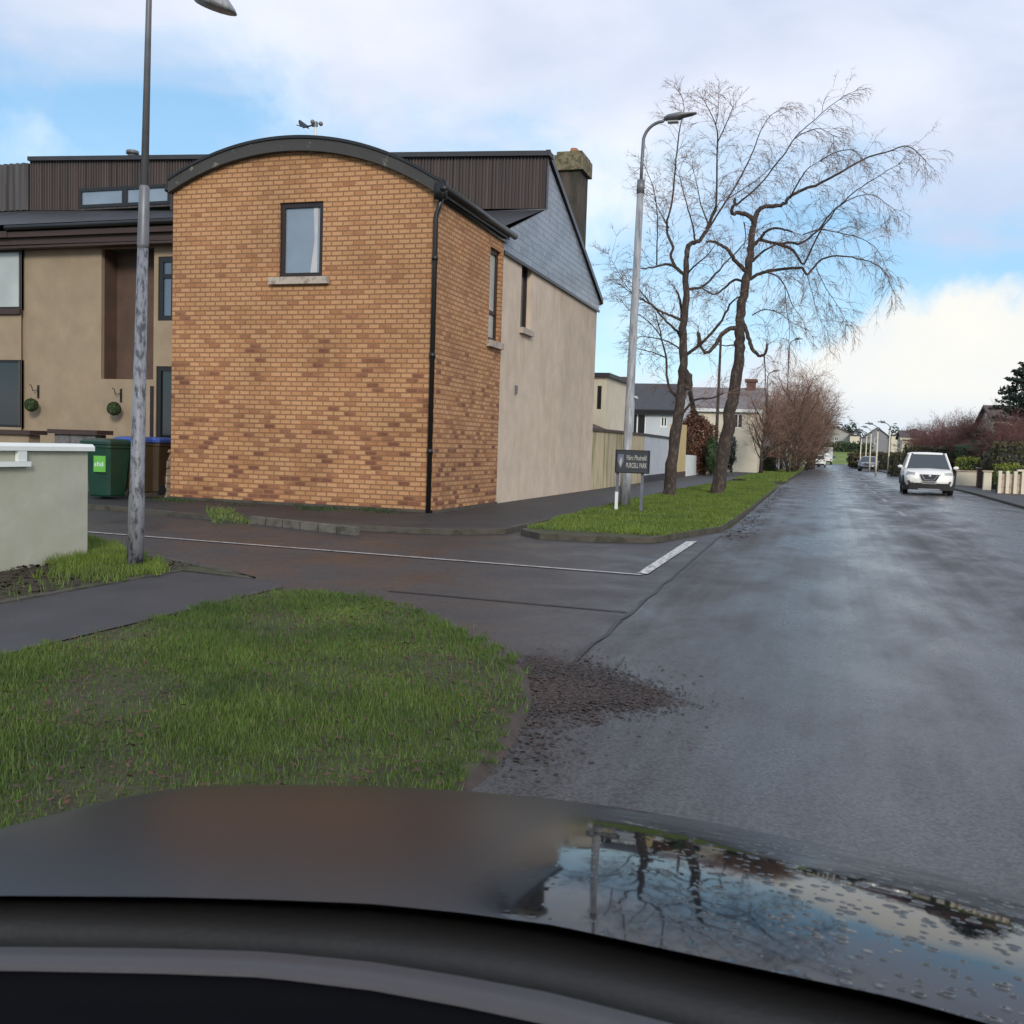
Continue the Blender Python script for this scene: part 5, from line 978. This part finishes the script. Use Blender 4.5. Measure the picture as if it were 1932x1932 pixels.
# outhouse roof + yard walls along the path, plane X=-7.25
XY=-7.25
def yy(u,v=900): return PX(u,v,XY).y
T=thing('outhouse','low outhouse with brown tiled sloping roof behind the yard wall','outhouse',(-8.5,34,0))
ya,yb3=YB+.3,yy(1178)
zA=PX(1119,812,XY).z; zB=PX(1178,818,XY).z
g=MB(); g.extr([(XY-.35,ya,zA+.02),(XY-.35,yb3,zA-.1),(XY-3.2,yb3,zA+1.0),(XY-3.2,ya,zA+1.15)],(0,0,.12)); g.build('roof',M['tile'],T); g=MB(); g.box((XY-3.1,ya,0),(XY-.4,yb3,zA-.15)); g.build('wall',M['yardwall'],T)
def ywall(u0_,u1_,v0,v1,label,m,name='yard_wall',cap=None,base=None,XX=XY,cat='wall'):
    y0=PX(u0_,900,XX).y if u0_ else YB+.02; y1=PX(u1_,900,XX).y; z0=PX(u0_ or 1118,v0,XX).z; z1=PX(u1_,v1,XX).z
    T=thing(name,label,cat,(XX,y0,0)); g=MB(); g.extr([(XX,y0,0),(XX,y1-.01,0),(XX,y1-.01,z1),(XX,y0,z0)],(-.2,0,0)); g.build('wall_body',m,T)
    if cap: g=MB(); g.extr([(XX+.05,y0,z0+.003),(XX+.05,y1-.01,z1+.003),(XX+.05,y1-.01,z1+.1),(XX+.05,y0,z0+.1)],(-.3,0,0)); g.build('coping',cap,T)
    if base: g=MB(); g.box((XX+.002,y0,0),(XX+.03,y1-.01,.35)); g.build('plinth',base,T)
    return T
ywall(None,1213,813,822,'cream yard wall streaked green, right beside the gable',M['yardwall'],cap=M['tile'])
ywall(1213,1268,822,829,'pale grey rendered yard wall with dark plinth behind the sign',M['palegrey'],cap=M['roofdark'],base=M['roofdark'])
ywall(1268,1292,799,801,'tall yellow cream yard wall between the two birch trunks',mat('yellow_render',(.55,.42,.20),.8,.1,2),base=M['tile'])
ywall(1292,1318,858,860,'white closed timber gate right of the yellow wall',M['white'],name='yard_gate',cat='gate')
ywall(1318,1336,858,859,'low tan pier right of the white gate',M['yardwall'],name='gate_pier',cat='pier')
ywall(1336,1352,864,866,'grey metal gate behind the leaning birch trunk',M['steel'],name='metal_gate',cat='gate')
# right side garden walls
def fwall(u0_,u1_,v0,v1,Y,label,m,name='garden_wall',cat='wall',th=.3,slats=0):
    a=PY(u0_,v0,Y); b2=PY(u1_,v1,Y); T=thing(name,label,cat,(a.x,Y,0)); 
    if slats:
        for k in range(slats):
            g=MB(); xx=a.x+(b2.x-a.x)*k/slats; g.box((xx,Y-.12,0),(xx+.12,Y+.12,a.z+.04)); g.build('pier',M['pale'],T)
        g=MB(); g.box((a.x,Y,0),(b2.x,Y+.1,a.z-.08)); g.build('wall_panel',m,T); g=MB(); g.box((a.x+(b2.x-a.x)*.3,Y-.14,a.z+.043),(b2.x,Y+.14,a.z+.12)); g.build('coping',M['pale'],T)
    else:
        g=MB(); g.box((a.x,Y,0),(b2.x,Y+th,a.z)); g.build('wall_body',m,T); g=MB(); g.box((a.x-.05,Y-.05,a.z+.003),(b2.x+.05,Y+th+.05,a.z+.06)); g.build('coping',M['stone'],T)
    return T
fwall(1806,1846,889,915,57,'low cream garden wall under the bright hedge','' or M['pale'])
fwall(1846,1856,884,920,54,'brown brick gate pier right of the low cream wall',M['redbrick'],name='gate_pier',cat='pier',th=.5)
fwall(1857,1870,890,920,50,'short cream wall end beside the dark bin at right',M['pale'])
fwall(1884,2000,890,925,46,'garden wall with pale piers at the right edge',M['stone'],name='pier_wall',slats=8)
a=G(1876,921,.08); T=wheelie((a.x,a.y,.08),.2,M['binG'],M['binG'],'dark green wheelie bin on the right pavement by pale piers'); T['group']='bins on the right pavement'
# ================================================================== cars
def car(name,label,loc,heading,paint,L_,Wd,Ht,suv=True,front=True,group=None,detail=True):
    """built nose towards +x in its own frame"""
    T=thing(name,label,'car',(0,0,0),group); hw=Wd/2; gc=.22 if suv else .16; belt=Ht*.60; hood=Ht*.585
    st=[(-.5,.50,.80,.32),(-.485,.62,.92,.30),(-.40,.64,1.0,.24),(-.1,.62,1.0,.22),(.18,.61,1.0,.22),(.25,.595,.99,.22),(.42,.53,.95,.24),(.475,.46,.88,.27),(.5,.40,.74,.33)]
    g=MB(); rings=[]
    for t,zt__,wf,zb__ in st:
        x=t*L_; zt_=zt__*Ht; w_=hw*wf; zb3=zb__*1.0 if suv else zb__*.8
        rings.append([(x,-w_*.90,zb3),(x,-w_*.99,zb3+.14),(x,-w_,zb3+.38 if zb3+.38<zt_-.1 else zt_-.12),(x,-w_*.97,zt_-.06),(x,-w_*.80,zt_),(x,0,zt_+.025),(x,w_*.80,zt_),(x,w_*.97,zt_-.06),(x,w_,zb3+.38 if zb3+.38<zt_-.1 else zt_-.12),(x,w_*.99,zb3+.14),(x,w_*.90,zb3)])
    g.loft(rings); body=g.build('body',paint,T,True)
    # cabin glass + roof
    r_=Ht; c0,c1,c2,c3=-.47*L_,-.38*L_,.06*L_,.235*L_
    zbb=belt-.01; 
    def ring(x,z,w_): return [(x,-w_,z),(x,w_,z)]
    g=MB(); ww,wt_=hw*.90,hw*.70
    V_=[(c0,-ww,zbb),(c3,-ww,zbb),(c2,-wt_,Ht-.06),(c1,-wt_,Ht-.07),(c0,ww,zbb),(c3,ww,zbb),(c2,wt_,Ht-.06),(c1,wt_,Ht-.07)]
    g.add(V_,[(0,1,2,3),(7,6,5,4),(1,5,6,2),(4,0,3,7)]); g.build('cabin_glass',M['screen'],T)
    g=MB(); rr=[]
    for x,w_,z in ((c1-.06,wt_*.95,Ht-.08),(c1+.2,wt_*1.02,Ht-.03),((c1+c2)/2,wt_*1.03,Ht-.01),(c2-.1,wt_*1.0,Ht-.03),(c2+.04,wt_*.96,Ht-.075)): rr.append([(x,-w_,z-.05),(x,-w_*.85,z),(x,0,z+.015),(x,w_*.85,z),(x,w_,z-.05)])
    g.loft(rr); g.build('roof',paint,T,True)
    g=MB()
    for s in (-1,1):
        g.tube([(c3,s*ww,zbb),(c2,s*wt_,Ht-.06)],.045,6); g.tube([(c0,s*ww,zbb),(c1,s*wt_,Ht-.07)],.05,6); g.tube([(-.08*L_,s*ww,zbb),(-.10*L_,s*wt_,Ht-.05)],.04,6)
    g.build('pillars',paint,T)
    for s in (-1,1):
        for x in (.31*L_,-.31*L_):
            rw=.34 if suv else .31; g=MB(); g.tube([(x,s*(hw-.20),rw),(x,s*(hw-.015),rw)],rw,22); g.build('tyre',M['rubber'],T) if False else None
            w_=g.build('wheel',M['rubber'],T); g=MB(); g.tube([(x,s*(hw-.10),rw),(x,s*(hw+.0),rw)],rw*.62,16); g.build('rim',M['alloy'],w_)
            g=MB()
            pts=[(x+math.cos(q)*(rw+.07),s*(hw+.006),rw+math.sin(q)*(rw+.05)) for q in [math.pi*i/12 for i in range(13)]]; g.tube(pts,.035,6); g.build('arch_trim',M['black'],T)
        g=MB(); g.sphere((.18*L_,s*(hw+.10),belt+.06),.11,10,8,(.6,1,.62)); g.build('wing_mirror',paint,T,True)
    xf=L_*.5
    if detail and front:
        g=MB(); g.extr([(xf-.02,-.36,.80),(xf-.02,.36,.80),(xf+.005,.30,.62),(xf+.015,.20,.50),(xf+.015,-.20,.50),(xf+.005,-.30,.62)],(.03,0,0)); gr=g.build('grille',M['black'],T)
        g=MB(); g.tube([(xf+.035,-.30,.80),(xf+.05,-.17,.58),(xf+.05,.17,.58),(xf+.035,.30,.80)],.022,6); g.build('grille_chrome',M['alloy'],gr)
        g=MB(); g.sphere((xf+.03,0,.735),.06,12,8,(.3,1,1)); g.build('badge',M['alloy'],gr)
        for s in (-1,1):
            g=MB(); g.extr([(xf-.16,s*.40,.72),(xf-.07,s*.40,.84),(xf-.22,s*.82,.90),(xf-.30,s*.86,.78)],(.10,0,0)); hl=g.build('headlight',M['lamp'],T)
            g=MB(); g.sphere((xf+.0,s*.47,.75),.062,12,8,(.6,.8,1.5)); g.build('running_light',M['lit'] if suv else M['lamp'],hl)
            g=MB(); g.extr([(xf-.10,s*.60,.44),(xf-.10,s*.78,.45),(xf-.12,s*.80,.55),(xf-.10,s*.58,.52)],(.10,0,0)); g.build('fog_light',M['black'],T)
        g=MB(); g.extr([(xf-.30,-hw*.97,.20),(xf-.02,-hw*.78,.19),(xf-.02,hw*.78,.19),(xf-.30,hw*.97,.20),(xf-.30,hw*.97,.40),(xf+.012,hw*.70,.36),(xf+.03,hw*.40,.42),(xf+.03,-hw*.40,.42),(xf+.012,-hw*.70,.36),(xf-.30,-hw*.97,.40)][:0] or [(xf-.34,-hw*.985,.19),(xf+.0,-hw*.76,.19),(xf+.025,0,.19),(xf+.0,hw*.76,.19),(xf-.34,hw*.985,.19)],(0,0,.27)); g.build('bumper_lower',M['black'],T)
        g=MB(); g.box((xf-.02,-hw*.42,.20),(xf+.035,hw*.42,.245)); g.build('skid_plate',M['alloy'],T)
        g=MB(); g.box((xf+.02,-.26,.43),(xf+.055,.26,.54)); pl=g.build('number_plate',M['plate'],T)
        g=MB()
        for k in range(7): g.box((xf+.056,-.21+k*.06,.455),(xf+.058,-.21+k*.06+.035,.515))
        g.build('plate_print',M['platetx'],pl)
    else:
        xr=-L_*.5
        for s in (-1,1):
            g=MB(); g.box((xr-.02,s*(hw*.62),Ht*.48),(xr+.06,s*(hw*.88),Ht*.56)); g.build('tail_light',M['tail'],T)
        g=MB(); g.box((xr-.03,-.26,Ht*.40),(xr+.02,.26,Ht*.40+.11)); g.build('number_plate',M['plate'],T); g=MB(); g.box((xr-.02,-hw*.8,.2),(xr+.1,hw*.8,.42)); g.build('bumper_lower',M['black'],T)
    for ch in list(T.children):
        pass
    T.location=loc; T.rotation_euler=(0,0,heading); return T
sp=G(1755,934); car('family_car','white crossover car driving towards the camera with lit running lights',(sp.x,sp.y+2.15,0),-math.pi/2-.03,M['carwhite'],4.35,1.88,1.68)
a=G(1543,881); car('family_car','small white car parked facing away at left kerb far ahead',(a.x+.05,a.y+2,0),math.pi/2,M['carwhite'],4.1,1.75,1.5,suv=False,front=False)
a=G(1637,889); car('family_car','grey hatchback parked on the right side near cream lamp posts',(a.x+.1,a.y+2,0),-math.pi/2-.1,M['carsilver'],4.2,1.78,1.5,suv=False)
a=G(1568,875); car('family_car','dark car far down the road beside the white van',(a.x,a.y+8,0),-math.pi/2,M['cardark'],4.3,1.8,1.45,suv=False)
a=G(1551,877); T=thing('delivery_van','white box van parked beyond the small white car','van',(0,0,0)); 
vw=1.0
g=MB(); g.box((-1.05,0.9,.45),(1.05,5.2,2.75)); g.build('cargo_box',M['white'],T); g=MB(); g.extr([(-.98,5.2,.4),(-.98,6.6,.4),(-.98,6.6,1.2),(-.98,6.0,2.1),(-.98,5.2,2.2)],(1.96,0,0)); g.build('cab',M['white'],T)
for s in (-1,1):
    for yy_ in (1.7,5.9): g=MB(); g.tube([(s*.78,yy_,.36),(s*1.0,yy_,.36)],.36,16); g.build('wheel',M['rubber'],T)
    g=MB(); g.box((s*.8,.88,.7),(s*.98,.9-.003,.95)); g.build('tail_light',M['tail'],T)
g=MB(); g.box((-1.0,.85,.40),(1.0,.897,.6)); g.build('bumper',M['black'],T); T.location=(a.x+.35,a.y+6,0); T.rotation_euler=(0,0,-.02)
# ================================================================== the observer's own car
def zfn(x,y):
    z0,y0,c,s1,s2,a_,b2,s3=(0.8288,1.1338,0.1346,0.0678,0.1294,0.0297,0.,0.0175); xc=x+.37; l=y-(y0-c*xc*xc); return z0-s1*l-s2*l*l-a_*xc*xc-s3*xc*xc*l
CARO=thing('parked_car','black car with wet reflective bonnet and dark dashboard edge in the foreground','car',(-.37,.9,0))
back=[(-420,1700),(-200,1694),(0,1690),(300,1692),(500,1697),(700,1705),(870,1722),(1043,1745),(1300,1800),(1500,1842),(1700,1885),(1932,1950),(2250,2060)]
def onsurf(u,v):
    d=ray(u,v); lo,hi=.3,4.
    for _ in range(50):
        m_=(lo+hi)/2; q=CAM+d*m_
        if q.z-zfn(q.x,q.y)>0: lo=m_
        else: hi=m_
    return CAM+d*lo
bl=[]
for i in range(len(back)-1):
    for j in range(5): t=j/5; bl.append(onsurf(back[i][0]+(back[i+1][0]-back[i][0])*t,back[i][1]+(back[i+1][1]-back[i][1])*t))
bl.sort(key=lambda p:p.x)
g=MB(); nx=len(bl); ny=46; vs=[]
bx_=[p.x for p in bl]; by_=[p.y for p in bl]
cols=[-1.28+ (0.54+1.28)*i/70 for i in range(71)]
def yb_f(x): return float(np.interp(x,bx_,by_))
for x in cols:
    xc=(x+.37)/.91; yfr=2.02-.28*xc**2-.25*max(0,abs(xc)-.6)**1.5
    y0=yb_f(x)
    for j in range(ny):
        t=j/(ny-1); y=y0+(yfr-y0)*t; z=zfn(x,y); ed=max(0,abs(xc)-.86)/.14; z-=.06*ed**2+ .10*max(0,t-.9)**2*100*.6; vs.append((x,y,z))
fs=[(i*ny+j,(i+1)*ny+j,(i+1)*ny+j+1,i*ny+j+1) for i in range(len(cols)-1) for j in range(ny-1)]; g.add(vs,fs); bo=g.build('bonnet',M['bonnet'],CARO,True)
# front and side skirts down to the bumper
g=MB(); rim=[vs[i*ny+ny-1] for i in range(len(cols))]; left=[vs[j] for j in range(ny)]; right=[vs[(len(cols)-1)*ny+j] for j in range(ny)][::-1]; edge_=left+rim[1:-1]+right
def down(p,z,o): cx_,cy_=-.37,1.2; d=Vector((p[0]-cx_,p[1]-cy_,0)).normalized(); return (p[0]+d.x*o,p[1]+d.y*o,z)
rows=[[p for p in edge_],[down(p,p[2]-.10,.05) for p in edge_],[down(p,.5,.08) for p in edge_],[down(p,.22,.04) for p in edge_]]
k=len(edge_); g.add([p for r in rows for p in r],[(a*k+i,a*k+i+1,(a+1)*k+i+1,(a+1)*k+i) for a in range(3) for i in range(k-1)]); g.build('wings',M['bonnet'],CARO,True)
for s in (-1,1):
    g=MB(); g.tube([(-.37+s*.72,1.35,.31),(-.37+s*.90,1.35,.31)],.31,20); g.build('wheel',M['rubber'],CARO)
def strip(name,top,bot,zt_,zb_,m,th=.03):
    us=np.linspace(-400,2300,50); A=[];B=[]
    for u in us:
        A.append(G(u,float(np.interp(u,[p[0] for p in top],[p[1] for p in top])),zt_)); B.append(G(u,float(np.interp(u,[p[0] for p in bot],[p[1] for p in bot])),zb_))
    g=MB(); n=len(us); vs=A+B+[p-Vector((0,0,th)) for p in A]+[p-Vector((0,0,th)) for p in B]
    f=[(i,i+1,n+i+1,n+i) for i in range(n-1)]+[(2*n+i,2*n+i+1,i+1,i) for i in range(n-1)]+[(n+i,n+i+1,3*n+i+1,3*n+i) for i in range(n-1)]; g.add(vs,f); return g.build(name,m,CARO,True)
def sh_(l,d): return [(u,v+d(u)) for u,v in l]
b0=back
b1=sh_(back,lambda u:float(np.interp(u,[0,500,1000,1932],[54,68,90,130]))); b2_=sh_(back,lambda u:float(np.interp(u,[0,500,1000,1932],[96,98,127,165]))); b3=sh_(back,lambda u:float(np.interp(u,[0,500,1000,1932],[134,140,180,250])))
strip('cowl_panel',sh_(b0,lambda u:-6),b1,.775,.765,M['cowl'])
strip('windscreen_seal',sh_(b1,lambda u:-4),sh_(b2_,lambda u:6),.74,.735,M['dashblack'])
strip('dashboard_edge',b2_,b3,.86,.865,M['dash'],.02)
strip('dashboard',sh_(b3,lambda u:0),sh_(b3,lambda u:700),.862,.80,M['dashblack'],.02)
# tidy helper properties
for o in bpy.data.objects:
    for k in ('_w','_p','_h'):
        if k in o: del o[k]
